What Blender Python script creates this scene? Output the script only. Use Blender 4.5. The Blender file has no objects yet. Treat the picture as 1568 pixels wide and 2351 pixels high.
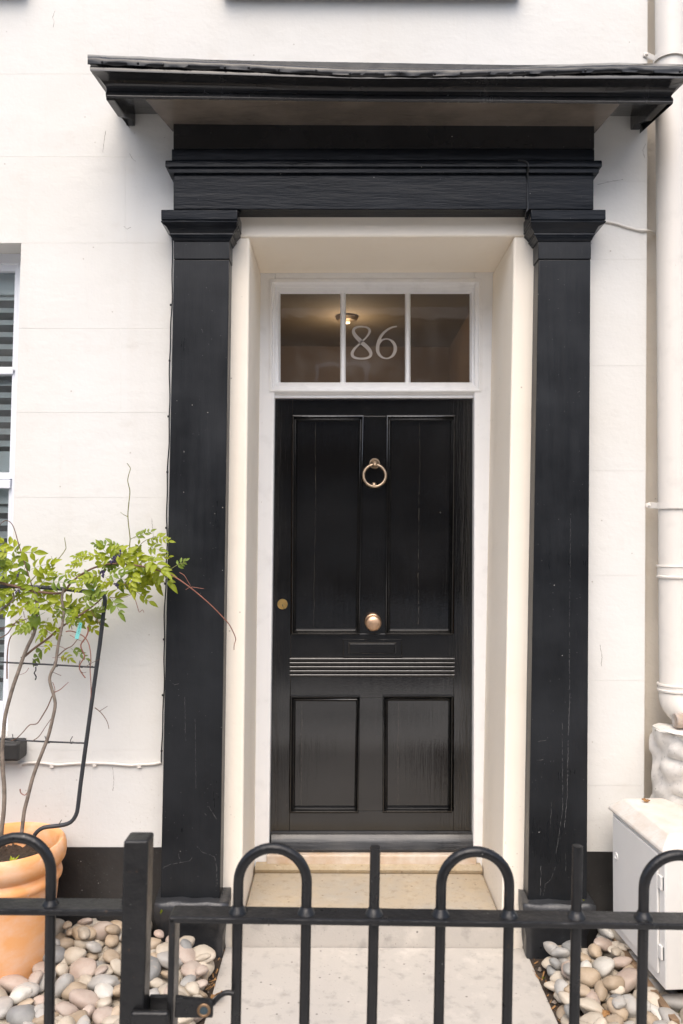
import bpy, bmesh, math, random
from math import radians as R, pi, sin, cos
from mathutils import Vector, Matrix, noise
random.seed(7)
sc = bpy.context.scene
COL = sc.collection

# ------------------------------------------------------------------ camera
F = 1829.0                                   # focal length in units of a 1568 wide picture
CAM = Vector((0.0, -3.05, 1.557))
ROT = Matrix.Rotation(pi / 2 + R(1.5), 3, 'X') @ Matrix.Rotation(R(0.25), 3, 'Z')
cam_d = bpy.data.cameras.new('camera')
cam = bpy.data.objects.new('camera', cam_d); COL.objects.link(cam)
cam.matrix_world = Matrix.Translation(CAM) @ ROT.to_4x4()
cam_d.sensor_fit = 'HORIZONTAL'; cam_d.sensor_width = 24.0; cam_d.lens = 24.0 * F / 1568.0
cam_d.clip_start = 0.05; cam_d.clip_end = 500
cam_d.dof.use_dof = True; cam_d.dof.focus_distance = 3.2; cam_d.dof.aperture_fstop = 7.0
sc.camera = cam

# ------------------------------------------------------------------ light
SUN_EL, SUN_AZ = R(56), R(-5)               # azimuth from straight behind the camera, to the left
sun_vec = Vector((sin(SUN_AZ) * cos(SUN_EL), -cos(SUN_AZ) * cos(SUN_EL), sin(SUN_EL)))
w = bpy.data.worlds.new('World'); sc.world = w; w.use_nodes = True
nt = w.node_tree
sky = nt.nodes.new('ShaderNodeTexSky'); sky.sky_type = 'NISHITA'; sky.sun_disc = False
sky.sun_elevation = SUN_EL; sky.sun_rotation = pi - SUN_AZ
sky.air_density = 1.0; sky.dust_density = 4.0; sky.ozone_density = 1.0
bg = nt.nodes['Background']; bg.inputs['Strength'].default_value = 0.15
nt.links.new(sky.outputs[0], bg.inputs['Color'])
sun_d = bpy.data.lights.new('sun', 'SUN'); sun_d.energy = 1.0; sun_d.angle = R(60); sun_d.color = (1.0, 0.965, 0.92)
sun = bpy.data.objects.new('sun', sun_d); COL.objects.link(sun)
sun.rotation_euler = sun_vec.to_track_quat('Z', 'Y').to_euler(); sun.location = (0, -6, 8)
sc.view_settings.view_transform = 'Standard'; sc.view_settings.look = 'None'
sc.view_settings.gamma = 1.0; sc.view_settings.use_curve_mapping = False
sc.view_settings.exposure = 0.98
sc.cycles.max_bounces = 10; sc.cycles.diffuse_bounces = 8

# ------------------------------------------------------------------ helpers
def pt(u, v, Y):
    d = ROT @ Vector(((u - 784.0) / F, -(v - 1175.5) / F, -1.0))
    return CAM + d * ((Y - CAM.y) / d.y)

def link(o, parent=None):
    COL.objects.link(o)
    if parent is not None:
        o.parent = parent
        o.location = -parent.matrix_world.translation if parent.type == 'EMPTY' else (0, 0, 0)
    return o

def tag(o, label=None, cat=None, group=None, kind=None):
    if label: o['label'] = label
    if cat: o['category'] = cat
    if group: o['group'] = group
    if kind: o['kind'] = kind
    return o

def thing(name, loc, label, cat, group=None):
    o = bpy.data.objects.new(name, None); COL.objects.link(o)
    o.location = loc; o.empty_display_size = 0.05
    o.matrix_world = Matrix.Translation(Vector(loc))
    return tag(o, label, cat, group)

class MB:
    def __init__(s): s.v = []; s.f = []
    def add(s, vs, fs):
        n = len(s.v); s.v += [Vector(a) for a in vs]; s.f += [tuple(i + n for i in f) for f in fs]; return s
    def box(s, x0, x1, y0, y1, z0, z1):
        return s.add([(x0,y0,z0),(x1,y0,z0),(x1,y1,z0),(x0,y1,z0),(x0,y0,z1),(x1,y0,z1),(x1,y1,z1),(x0,y1,z1)],
            [(0,3,2,1),(4,5,6,7),(0,1,5,4),(1,2,6,5),(2,3,7,6),(3,0,4,7)])
    def prism(s, poly, yf, yb):
        """polygon measured on the plane y = yf (picture units), extruded straight back to yb"""
        a = [pt(u, v, yf) for u, v in poly]; n = len(a)
        b = [Vector((p.x, yb, p.z)) for p in a]
        fs = [tuple(range(n - 1, -1, -1)), tuple(range(n, 2 * n))]
        fs += [(i, (i + 1) % n, n + (i + 1) % n, n + i) for i in range(n)]
        return s.add(a + b, fs)
    def rect(s, u0, v0, u1, v1, yf, yb): return s.prism([(u0,v0),(u1,v0),(u1,v1),(u0,v1)], yf, yb)
    def loft(s, loops, close=True, caps=True):
        n = len(loops[0]); vs = [p for l in loops for p in l]; fs = []
        for k in range(len(loops) - 1):
            for i in range(n if close else n - 1):
                j = (i + 1) % n
                fs.append((k*n+i, k*n+j, (k+1)*n+j, (k+1)*n+i))
        if caps and close:
            fs.append(tuple(range(n - 1, -1, -1))); fs.append(tuple(range((len(loops)-1)*n, len(loops)*n)))
        return s.add(vs, fs)
    def levels(s, lv, yb):
        """stacked rectangles: (v, uleft, uright, yfront) measured at the front corners"""
        loops = []
        for v, ul, ur, yf in lv:
            a, b = pt(ul, v, yf), pt(ur, v, yf)
            loops.append([a, b, Vector((b.x, yb, b.z)), Vector((a.x, yb, a.z))])
        return s.loft(loops)
    def tube(s, pts, r, n=8, smooth=0):
        pts = [Vector(p) for p in pts]
        rs = list(r) if isinstance(r, (list, tuple)) else [r] * len(pts)
        for _ in range(smooth):
            P, Q = [pts[0]], [rs[0]]
            m = len(pts)
            for i in range(m - 1):
                p0, p1, p2, p3 = pts[max(i-1,0)], pts[i], pts[i+1], pts[min(i+2,m-1)]
                P.append((-p0 + 9*p1 + 9*p2 - p3) / 16); Q.append((rs[i] + rs[i+1]) / 2)
                P.append(p2); Q.append(rs[i+1])
            pts, rs = P, Q
        loops = []; up = None
        for i, p in enumerate(pts):
            t = (pts[min(i+1, len(pts)-1)] - pts[max(i-1, 0)]).normalized()
            if up is None:
                up = t.orthogonal().normalized()
            up = (up - t * up.dot(t)).normalized(); sd = t.cross(up)
            loops.append([p + (up * cos(2*pi*k/n) + sd * sin(2*pi*k/n)) * rs[i] for k in range(n)])
        return s.loft(loops)
    def lathe(s, prof, c, axis='Z', n=32):
        """profile of (radius, height along the axis)"""
        c = Vector(c); loops = []
        for r, h in prof:
            r = max(r, 1e-5)
            if axis == 'Z': loops.append([c + Vector((r*cos(2*pi*k/n), r*sin(2*pi*k/n), h)) for k in range(n)])
            else: loops.append([c + Vector((r*cos(2*pi*k/n), -h, r*sin(2*pi*k/n))) for k in range(n)])
        return s.loft(loops)
    def build(s, name, mat, parent=None, bevel=0, seg=2, smooth=30, jitter=0):
        me = bpy.data.meshes.new(name)
        bm = bmesh.new()
        vs = [bm.verts.new(p) for p in s.v]
        for f in s.f:
            try: bm.faces.new([vs[i] for i in f])
            except ValueError: pass
        bmesh.ops.recalc_face_normals(bm, faces=bm.faces)
        flat = set()
        if bevel:
            es = [e for e in bm.edges if len(e.link_faces) == 2 and e.calc_face_angle(0) > R(25)]
            bmesh.ops.bevel(bm, geom=es, offset=bevel, segments=seg, affect='EDGES', profile=0.5, clamp_overlap=True)
            bm.normal_update()
            big = sorted((f.calc_area() for f in bm.faces), reverse=True)
            lim = max(big[0] * 0.02, bevel * bevel * 6)
            flat = {f.index for f in bm.faces if f.calc_area() > lim} if not bm.faces.index_update() else set()
        bm.to_mesh(me); bm.free()
        if smooth:
            me.polygons.foreach_set('use_smooth', [i not in flat for i in range(len(me.polygons))])
            me.set_sharp_from_angle(angle=R(smooth))
            if flat: me.polygons.foreach_set('use_smooth', [i not in flat for i in range(len(me.polygons))])
        me.materials.append(mat)
        ob = link(bpy.data.objects.new(name, me), parent)
        if bevel and smooth:
            wm = ob.modifiers.new('normals', 'WEIGHTED_NORMAL'); wm.weight = 100; wm.keep_sharp = True
        return ob

# ------------------------------------------------------------------ materials
class NT:
    def __init__(s, name):
        s.m = bpy.data.materials.new(name); s.m.use_nodes = True
        s.t = s.m.node_tree; s.p = s.t.nodes['Principled BSDF']; s.out = s.t.nodes['Material Output']
        g = s.t.nodes.new('ShaderNodeNewGeometry'); s.pos = g.outputs['Position']
        s.nrm = None
    def n(s, typ, **kw):
        x = s.t.nodes.new(typ)
        for k, v in kw.items():
            if k.startswith('i_'): x.inputs[k[2:].replace('_', ' ')].default_value = v
            else: setattr(x, k, v)
        return x
    def l(s, a, b): s.t.links.new(a, b)
    def stretch(s, sc3, src=None):
        m = s.n('ShaderNodeMapping'); m.inputs['Scale'].default_value = sc3; s.l(src or s.pos, m.inputs['Vector']); return m.outputs[0]
    def noise(s, scale, detail=4, rough=0.55, vec=None):
        x = s.n('ShaderNodeTexNoise'); x.inputs['Scale'].default_value = scale; x.inputs['Detail'].default_value = detail
        x.inputs['Roughness'].default_value = rough; s.l(vec or s.pos, x.inputs['Vector']); return x.outputs['Fac']
    def vor(s, scale, vec=None, feature='F1'):
        x = s.n('ShaderNodeTexVoronoi'); x.feature = feature; x.inputs['Scale'].default_value = scale; s.l(vec or s.pos, x.inputs['Vector']); return x
    def ramp(s, fac, a, b, ca=0.0, cb=1.0):
        x = s.n('ShaderNodeMapRange'); x.inputs['From Min'].default_value = a; x.inputs['From Max'].default_value = b
        x.inputs['To Min'].default_value = ca; x.inputs['To Max'].default_value = cb; s.l(fac, x.inputs['Value']); return x.outputs[0]
    def math(s, op, a, b):
        x = s.n('ShaderNodeMath', operation=op)
        for i, q in enumerate((a, b)):
            if isinstance(q, (int, float)): x.inputs[i].default_value = q
            else: s.l(q, x.inputs[i])
        return x.outputs[0]
    def mix(s, fac, a, b):
        x = s.n('ShaderNodeMix', data_type='RGBA')
        for sock, q in ((x.inputs[0], fac), (x.inputs[6], a), (x.inputs[7], b)):
            if isinstance(q, (int, float)): sock.default_value = q
            elif isinstance(q, tuple): sock.default_value = (*q[:3], 1)
            else: s.l(q, sock)
        return x.outputs[2]
    def bump(s, h, strength, dist):
        b = s.n('ShaderNodeBump'); b.inputs['Strength'].default_value = strength; b.inputs['Distance'].default_value = dist
        s.l(h, b.inputs['Height'])
        if s.nrm is not None: s.l(s.nrm, b.inputs['Normal'])
        s.nrm = b.outputs[0]; return s
    def done(s, color=None, rough=None, metal=None, spec=None):
        for key, q in (('Base Color', color), ('Roughness', rough), ('Metallic', metal), ('Specular IOR Level', spec)):
            if q is None: continue
            if isinstance(q, (int, float)): s.p.inputs[key].default_value = q
            elif isinstance(q, tuple): s.p.inputs[key].default_value = (*q[:3], 1)
            else: s.l(q, s.p.inputs[key])
        if s.nrm is not None: s.l(s.nrm, s.p.inputs['Normal'])
        return s.m

def specks(m, scale, size, keep):
    """sparse little dots"""
    v = m.vor(scale)
    dot = m.ramp(v.outputs['Distance'], size, size * 0.5)
    sep = m.n('ShaderNodeSeparateColor'); m.l(v.outputs['Color'], sep.inputs[0])
    sel = m.math('GREATER_THAN', sep.outputs[0], 1 - keep)
    return m.math('MULTIPLY', dot, sel)

def stucco(name, base, dirt, bump=1.0, dirty=0.25):
    m = NT(name)
    big = m.noise(1.3, 3); mid = m.noise(9, 4)
    c = m.mix(m.ramp(big, 0.35, 0.7), base, tuple(a * b for a, b in zip(base, (0.97, 0.955, 0.93))))
    c = m.mix(m.math('MULTIPLY', m.ramp(mid, 0.6, 0.8), dirty), c, dirt)
    c = m.mix(m.math('MULTIPLY', specks(m, 26, 0.11, 0.10), 0.55), c, (0.30, 0.25, 0.2))
    sx = m.n('ShaderNodeSeparateXYZ'); m.l(m.pos, sx.inputs[0])
    low = m.math('MULTIPLY', m.ramp(sx.outputs[2], 0.75, 0.30), m.ramp(m.noise(5, 3), 0.42, 0.62))
    c = m.mix(m.math('MULTIPLY', m.math('MULTIPLY', specks(m, 70, 0.22, 0.35), low), 0.6), c, (0.33, 0.26, 0.19))
    streak = m.ramp(m.noise(7, 5, 0.6, m.stretch((1, 1, 0.10))), 0.56, 0.76)
    c = m.mix(m.math('MULTIPLY', streak, 0.16), c, dirt)
    m.bump(m.noise(3.5, 5, 0.55), 0.40 * bump, 0.018)
    m.bump(m.noise(11, 3, 0.5, m.stretch((1, 1, 1.8))), 0.12 * bump, 0.012)
    m.bump(m.noise(70, 4, 0.6), 0.22 * bump, 0.003)
    return m.done(c, 0.82, spec=0.3)

M = {}
M['stucco'] = stucco('cream stucco', (0.678, 0.668, 0.636), (0.55, 0.50, 0.43))
M['stucco_rough'] = stucco('weathered shade-tan stucco', (0.68, 0.62, 0.53), (0.48, 0.39, 0.30), 1.8, 0.5)  # rough surface; the tan puts the shade of the recess into the colour
M['reveal'] = stucco('bounce-lifted cream reveal', (0.89, 0.82, 0.71), (0.78, 0.67, 0.52), 0.7)  # lighter and warmer than the wall, bounced light put into the colour

def white_paint(name, base=(0.87, 0.87, 0.865), rough=0.38):
    m = NT(name)
    c = m.mix(m.ramp(m.noise(14, 4), 0.55, 0.8), base, tuple(b * 0.9 for b in base))
    c = m.mix(m.math('MULTIPLY', specks(m, 40, 0.10, 0.05), 0.6), c, (0.35, 0.3, 0.25))
    m.bump(m.noise(60, 3, vec=m.stretch((1, 1, 0.15))), 0.15, 0.002)
    return m.done(c, rough)
M['white'] = white_paint('white gloss paint')
M['sash_white'] = white_paint('bluish white sash paint', (0.74, 0.76, 0.80), 0.35)
M['louvre'] = white_paint('grey white louvre paint', (0.90, 0.90, 0.90), 0.4)
M['cable_paint'] = white_paint('cream cable paint', (0.69, 0.65, 0.59), 0.5)

def black(name, stretch=(1, 1, 0.06), rough=(0.10, 0.32), bump=0.5, base=(0.011, 0.011, 0.0115), speck=0.05, worn=0.0, grain=55, spec=0.5):
    m = NT(name)
    g = m.noise(grain, 6, 0.62, m.stretch(stretch))
    blot = m.noise(3.2, 4, 0.6)
    c = m.mix(m.ramp(blot, 0.4, 0.7), base, tuple(b * 1.7 + 0.002 for b in base))
    if worn: c = m.mix(m.math('MULTIPLY', m.ramp(m.noise(7, 5, 0.65), 0.48, 0.75), worn), c, (0.075, 0.072, 0.068))
    if speck:
        c = m.mix(specks(m, 34, 0.075, speck), c, (0.33, 0.32, 0.30))
        c = m.mix(m.math('MULTIPLY', specks(m, 90, 0.12, speck * 1.5), 0.5), c, (0.25, 0.25, 0.25))
    r = m.ramp(m.math('ADD', m.math('MULTIPLY', blot, 0.6), m.math('MULTIPLY', g, 0.4)), 0.35, 0.65, *rough)
    m.bump(m.noise(5, 3, vec=m.stretch(stretch)), 0.25 * bump, 0.02)
    m.bump(g, 0.5 * bump, 0.0035)
    m.bump(m.noise(130, 3), 0.12 * bump, 0.0015)
    return m.done(c, r, spec=spec)
M['door_black'] = black('black gloss door paint', rough=(0.03, 0.13), bump=0.65, speck=0.02, grain=75, base=(0.005, 0.005, 0.005), spec=0.85)
M['pilaster_black'] = black('black pilaster paint', rough=(0.24, 0.44), bump=0.7, speck=0.08, base=(0.009, 0.010, 0.0115), spec=0.26)
M['beam_black'] = black('black entablature paint', stretch=(0.12, 1, 1), rough=(0.10, 0.28), bump=0.8, speck=0.03, base=(0.006, 0.0075, 0.010), spec=0.16)
M['canopy_black'] = black('black canopy paint', stretch=(0.15, 1, 1), rough=(0.10, 0.28), bump=0.7, speck=0.02)
M['soffit_black'] = black('black soffit paint with bounce tint', stretch=(0.3, 1, 1), rough=(0.10, 0.22), bump=0.7, speck=0.02, base=(0.11, 0.092, 0.075))  # brown tone stands for light bounced up from the ground
M['fascia_black'] = black('streaked canopy fascia paint', stretch=(1, 1, 0.03), rough=(0.10, 0.30), bump=0.35, speck=0.02, grain=40)
M['lead'] = black('painted lead', stretch=(1, 1, 1), rough=(0.08, 0.25), bump=0.8, speck=0, grain=18, spec=0.35)
M['plinth_black'] = black('black plinth paint', stretch=(1, 1, 1), rough=(0.35, 0.6), bump=0.8, speck=0.35, base=(0.017, 0.016, 0.015), worn=0.12)
M['rubble_black'] = black('rough black plinth stone', stretch=(1, 1, 1), rough=(0.25, 0.5), bump=1.6, speck=0.12, base=(0.02, 0.021, 0.023), worn=0.35, grain=30)
M['weather_black'] = black('worn black weatherboard', stretch=(0.06, 1, 1), rough=(0.18, 0.42), bump=0.7, speck=0.06, worn=0.5, base=(0.02, 0.021, 0.023))
M['iron'] = black('black railing paint', stretch=(1, 1, 1), rough=(0.22, 0.40), bump=0.55, speck=0.015, base=(0.009, 0.009, 0.0095), grain=26, spec=0.35)
def iron_mat():
    m = NT('lumpy black railing paint')
    lump = m.noise(22, 4, 0.6)
    c = m.mix(m.ramp(m.noise(6, 4), 0.45, 0.7), (0.0085, 0.0085, 0.009), (0.016, 0.0155, 0.0155))
    c = m.mix(m.math('MULTIPLY', m.ramp(m.noise(48, 5, 0.7), 0.66, 0.74), 0.7), c, (0.085, 0.045, 0.022))
    c = m.mix(m.math('MULTIPLY', specks(m, 80, 0.14, 0.10), 0.6), c, (0.16, 0.16, 0.155))
    m.bump(lump, 0.55, 0.006); m.bump(m.noise(90, 4), 0.35, 0.0016)
    return m.done(c, m.ramp(lump, 0.3, 0.7, 0.24, 0.46), spec=0.36)
M['iron'] = iron_mat()
M['tube_black'] = black('weathered black tube', stretch=(1, 1, 0.3), rough=(0.30, 0.55), bump=0.4, speck=0.12, base=(0.022, 0.024, 0.027), worn=0.4)
M['cable_black'] = black('black cable', stretch=(1, 1, 1), rough=(0.3, 0.5), bump=0.3, speck=0)

def metal(name, base, tarnish, rough):
    m = NT(name)
    c = m.mix(m.ramp(m.noise(60, 4), 0.42, 0.7), base, tarnish)
    m.bump(m.noise(150, 3), 0.08, 0.001)
    return m.done(c, m.ramp(m.noise(45, 3), 0.3, 0.7, rough, rough + 0.18), 1.0)
M['bronze'] = metal('aged bronze', (0.50, 0.38, 0.27), (0.30, 0.25, 0.19), 0.34)
M['knob'] = metal('satin brass knob', (0.62, 0.42, 0.28), (0.50, 0.34, 0.23), 0.32)
M['brass'] = metal('bright brass lock', (0.80, 0.56, 0.22), (0.66, 0.45, 0.18), 0.22)
M['rust'] = metal('rusty steel', (0.30, 0.20, 0.12), (0.18, 0.10, 0.05), 0.5)

def glass(name, tint=(1, 1, 1), dirt=0.05):
    m = NT(name); m.t.nodes.remove(m.p)
    fr = m.n('ShaderNodeFresnel'); fr.inputs['IOR'].default_value = 1.5
    tr = m.n('ShaderNodeBsdfTransparent'); tr.inputs[0].default_value = (*tint, 1)
    gl = m.n('ShaderNodeBsdfGlossy'); gl.inputs['Roughness'].default_value = 0.02
    df = m.n('ShaderNodeBsdfDiffuse'); df.inputs[0].default_value = (0.5, 0.47, 0.43, 1)
    a = m.n('ShaderNodeMixShader'); m.l(fr.outputs[0], a.inputs[0]); m.l(tr.outputs[0], a.inputs[1]); m.l(gl.outputs[0], a.inputs[2])
    b = m.n('ShaderNodeMixShader'); m.l(m.ramp(m.noise(9, 4), 0.45, 0.75, dirt * 0.3, dirt), b.inputs[0]); m.l(a.outputs[0], b.inputs[1]); m.l(df.outputs[0], b.inputs[2])  # dirt film, doubling as a painted haze that lifts pane brightness
    bp = m.n('ShaderNodeBump'); bp.inputs['Strength'].default_value = 0.06; bp.inputs['Distance'].default_value = 0.01
    m.l(m.noise(5, 2), bp.inputs['Height']); m.l(bp.outputs[0], gl.inputs['Normal'])
    m.l(b.outputs[0], m.out.inputs[0]); return m.m
M['glass'] = glass('fanlight glass', (0.92, 0.90, 0.86), 0.14)
M['sash_glass'] = glass('sash glass', (0.90, 0.94, 0.94), 0.08)

def plain(name, base, rough=0.7, var=0.25, scale=12, bump=0.3, bd=0.004, metal=0, base2=None, spec=None):
    m = NT(name)
    c = m.mix(m.ramp(m.noise(scale, 5, 0.6), 0.35, 0.7), base, base2 or tuple(b * (1 - var) for b in base))
    if bump: m.bump(m.noise(scale * 5, 4), bump, bd)
    return m.done(c, rough, metal, spec)
M['numeral'] = plain('frosted numeral film', (0.46, 0.41, 0.36), 0.6, 0.08, bump=0)
M['hall_wall'] = plain('hall wall paint', (0.36, 0.255, 0.18), 0.8, 0.25, 2, 0)
M['hall_ceiling'] = plain('hall ceiling paint', (0.30, 0.235, 0.16), 0.8, 0.15, 2, 0)
M['dark_room'] = plain('dim room', (0.06, 0.06, 0.065), 0.9, 0.2, 2, 0)
M['timber'] = plain('worn timber threshold', (0.50, 0.36, 0.24), 0.7, 0.4, 10, 0.4, 0.004, base2=(0.62, 0.56, 0.49))
M['plank'] = plain('weathered brown board', (0.26, 0.17, 0.10), 0.8, 0.5, 14, 0.5, 0.004)
M['soil'] = plain('dark soil', (0.085, 0.058, 0.038), 0.95, 0.5, 30, 1.0, 0.02)
M['cabinet'] = plain('cream cabinet plastic', (0.76, 0.74, 0.70), 0.5, 0.05, 6, 0.12, 0.002)
M['cabinet_top'] = plain('weathered cabinet lid', (0.66, 0.625, 0.57), 0.55, 0.1, 18, 0.35, 0.003, base2=(0.60, 0.53, 0.45))
M['bark'] = plain('grey brown bark', (0.26, 0.21, 0.165), 0.85, 0.5, 40, 0.8, 0.003)
M['twig'] = plain('brown twig', (0.17, 0.095, 0.06), 0.8, 0.4, 60, 0.4, 0.002)
M['shoot'] = plain('reddish shoot', (0.30, 0.12, 0.08), 0.6, 0.3, 60, 0.2, 0.002)
M['green_shoot'] = plain('green shoot', (0.20, 0.20, 0.05), 0.6, 0.4, 40, 0.2, 0.002)
M['flower'] = plain('purple flower buds', (0.075, 0.055, 0.13), 0.7, 0.5, 80, 0.5, 0.003)
M['tag'] = plain('turquoise plastic tag', (0.20, 0.58, 0.55), 0.4, 0.1, 8, 0)
M['ink'] = plain('dark ink', (0.03, 0.05, 0.06), 0.7, 0.1, 8, 0)
M['dead_leaf'] = plain('dry brown leaf', (0.36, 0.19, 0.07), 0.75, 0.5, 50, 0.7, 0.004)
M['moss'] = plain('moss', (0.05, 0.085, 0.012), 0.95, 0.6, 60, 1.0, 0.01)
M['crack'] = plain('bare wood crack', (0.17, 0.145, 0.11), 0.8, 0.5, 50, 0)
M['scuff'] = plain('pale scuff', (0.13, 0.13, 0.128), 0.7, 0.4, 60, 0)
M['stonepipe'] = plain('broken clay pipe', (0.36, 0.27, 0.20), 0.8, 0.5, 20, 0.5, base2=(0.42, 0.40, 0.38))
M['blue'] = plain('blue rope', (0.012, 0.035, 0.09), 0.6, 0.3, 60, 0.3)

def stone(name, a, b, spot, scale=3, rough=0.75, dark=0.25):
    m = NT(name)
    c = m.mix(m.ramp(m.noise(scale, 6, 0.65), 0.38, 0.68), a, b)
    c = m.mix(m.math('MULTIPLY', m.ramp(m.noise(scale * 7, 5, 0.6), 0.54, 0.74), 0.75), c, tuple(x * 0.66 for x in a))
    c = m.mix(m.math('MULTIPLY', m.ramp(m.noise(scale * 2.3, 6, 0.7), 0.56, 0.72), 0.6), c, tuple(x * 1.28 for x in b))
    c = m.mix(m.math('MULTIPLY', specks(m, 30, 0.16, dark), 0.9), c, spot)
    c = m.mix(m.math('MULTIPLY', specks(m, 75, 0.2, dark), 0.5), c, spot)
    m.bump(m.noise(scale * 3, 5), 0.3, 0.012); m.bump(m.noise(120, 4), 0.3, 0.002)
    return m.done(c, rough)
M['path'] = stone('pale paving stone', (0.42, 0.39, 0.35), (0.46, 0.425, 0.375), (0.17, 0.155, 0.14), 2.5)
M['step'] = stone('worn sandstone step', (0.43, 0.35, 0.245), (0.37, 0.33, 0.27), (0.22, 0.17, 0.12), 5)
M['sill_stone'] = stone('sandstone sill', (0.40, 0.31, 0.19), (0.44, 0.37, 0.27), (0.2, 0.15, 0.09), 9)
M['pavement'] = stone('street pavement', (0.52, 0.50, 0.46), (0.56, 0.54, 0.50), (0.15, 0.15, 0.14), 2)
M['rubble'] = stone('whitewashed rubble', (0.74, 0.70, 0.645), (0.55, 0.52, 0.46), (0.15, 0.15, 0.09), 6, dark=0.3)

def terracotta():
    m = NT('terracotta')
    c = m.mix(m.ramp(m.noise(4, 4), 0.35, 0.7), (0.80, 0.34, 0.105), (0.82, 0.42, 0.18))
    bloom = m.ramp(m.noise(6, 5, 0.65, m.stretch((1.4, 1.4, 2.2))), 0.42, 0.66)
    c = m.mix(m.math('MULTIPLY', bloom, 0.5), c, (0.80, 0.60, 0.46))
    c = m.mix(m.math('MULTIPLY', m.ramp(m.noise(40, 4), 0.68, 0.8), 0.6), c, (0.84, 0.74, 0.65))
    m.bump(m.noise(25, 4), 0.2, 0.003)
    return m.done(c, 0.75)
M['terracotta'] = terracotta()

def pebble_mat(name, a, b):
    m = NT(name)
    oi = m.n('ShaderNodeObjectInfo')
    add = m.n('ShaderNodeVectorMath', operation='ADD'); m.l(m.pos, add.inputs[0])
    mul = m.n('ShaderNodeVectorMath', operation='SCALE'); mul.inputs[0].default_value = (37, 19, 51); m.l(oi.outputs['Random'], mul.inputs['Scale'])
    m.l(mul.outputs[0], add.inputs[1])
    v = add.outputs[0]
    c = m.mix(m.ramp(m.noise(16, 5, 0.6, v), 0.36, 0.66), a, b)
    c = m.mix(m.math('MULTIPLY', m.ramp(m.noise(26, 4, 0.55, m.stretch((1, 2.6, 0.6), v)), 0.6, 0.72), 0.28), c, (0.56, 0.44, 0.32))
    c = m.mix(m.math('MULTIPLY', m.ramp(m.noise(240, 3, 0.6, v), 0.62, 0.72), 0.35), c, (0.24, 0.21, 0.19))
    hsv = m.n('ShaderNodeHueSaturation'); m.l(c, hsv.inputs['Color']); m.l(m.ramp(oi.outputs['Random'], 0, 1, 0.80, 1.14), hsv.inputs['Value'])
    m.bump(m.noise(45, 4, 0.6, v), 0.25, 0.005)
    return m.done(hsv.outputs[0], 0.62)
PEB = [('pale grey', pebble_mat('pale grey cobble', (0.326, 0.315, 0.291), (0.401, 0.376, 0.337)), 6),
       ('cream', pebble_mat('cream cobble', (0.424, 0.360, 0.276), (0.502, 0.445, 0.360)), 6),
       ('pinkish', pebble_mat('pinkish cobble', (0.375, 0.284, 0.230), (0.434, 0.362, 0.301)), 4),
       ('tan', pebble_mat('tan cobble', (0.346, 0.264, 0.176), (0.412, 0.328, 0.238)), 6),
       ('slate grey', pebble_mat('slate grey cobble', (0.183, 0.183, 0.177), (0.249, 0.244, 0.227)), 2),
       ('white', pebble_mat('white cobble', (0.555, 0.530, 0.475), (0.477, 0.450, 0.395)), 2)]

def leaf_mat(name, a, b, trans):
    m = NT(name)
    oi = m.n('ShaderNodeObjectInfo')
    c = m.mix(m.ramp(oi.outputs['Random'], 0, 1), a, b)
    c = m.mix(m.math('MULTIPLY', m.ramp(m.noise(60, 3), 0.4, 0.7), 0.5), c, tuple(x * 0.75 for x in a))
    m.done(c, 0.45)
    tl = m.n('ShaderNodeBsdfTranslucent'); m.l(c, tl.inputs[0])
    mx = m.n('ShaderNodeMixShader'); mx.inputs[0].default_value = trans
    m.l(m.p.outputs[0], mx.inputs[1]); m.l(tl.outputs[0], mx.inputs[2]); m.l(mx.outputs[0], m.out.inputs[0]); return m.m
M['leaf'] = leaf_mat('lime green leaf', (0.26, 0.33, 0.014), (0.40, 0.44, 0.022), 0.4)
M['leaf_dark'] = leaf_mat('mid green leaf', (0.14, 0.21, 0.02), (0.22, 0.28, 0.025), 0.3)

# ------------------------------------------------------------------ ground
def sheet(name, x0, x1, y0, y1, z, mat, kind='structure', zb=None):
    return tag(MB().box(x0, x1, y0, y1, zb if zb is not None else z - 0.3, z).build(name, mat), kind=kind)
sheet('ground', -150, 150, -150, 60, -0.10, M['pavement'], zb=-0.6)
sheet('bed_soil', -2.6, -0.43, -1.85, 0.3, -0.002, M['soil'], zb=-0.095)
sheet('bed_soil', 0.698, 2.6, -1.85, 0.3, -0.002, M['soil'], zb=-0.095)
sheet('pavement', -40, 40, -4.2, -1.86, -0.004, M['pavement'], zb=-0.098)
road = plain('asphalt', (0.12, 0.12, 0.12), 0.85, 0.3, 20, 0.5, 0.004)
sheet('road', -40, 40, -10.5, -4.2, -0.09, road, zb=-0.099)

garden_path = thing('path', (0.13, -0.9, -0.04), None, None); garden_path['kind'] = 'structure'
for (x0, x1, y0, y1) in ((-0.43, 0.698, -0.62, -0.012), (-0.43, 0.698, -1.24, -0.625), (-0.43, 0.698, -1.855, -1.245)):
    b = MB().box(x0, x1, y0, y1, -0.04, 0.0)
    b.build('paving_slab', M['path'], garden_path, bevel=0.006)

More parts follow.
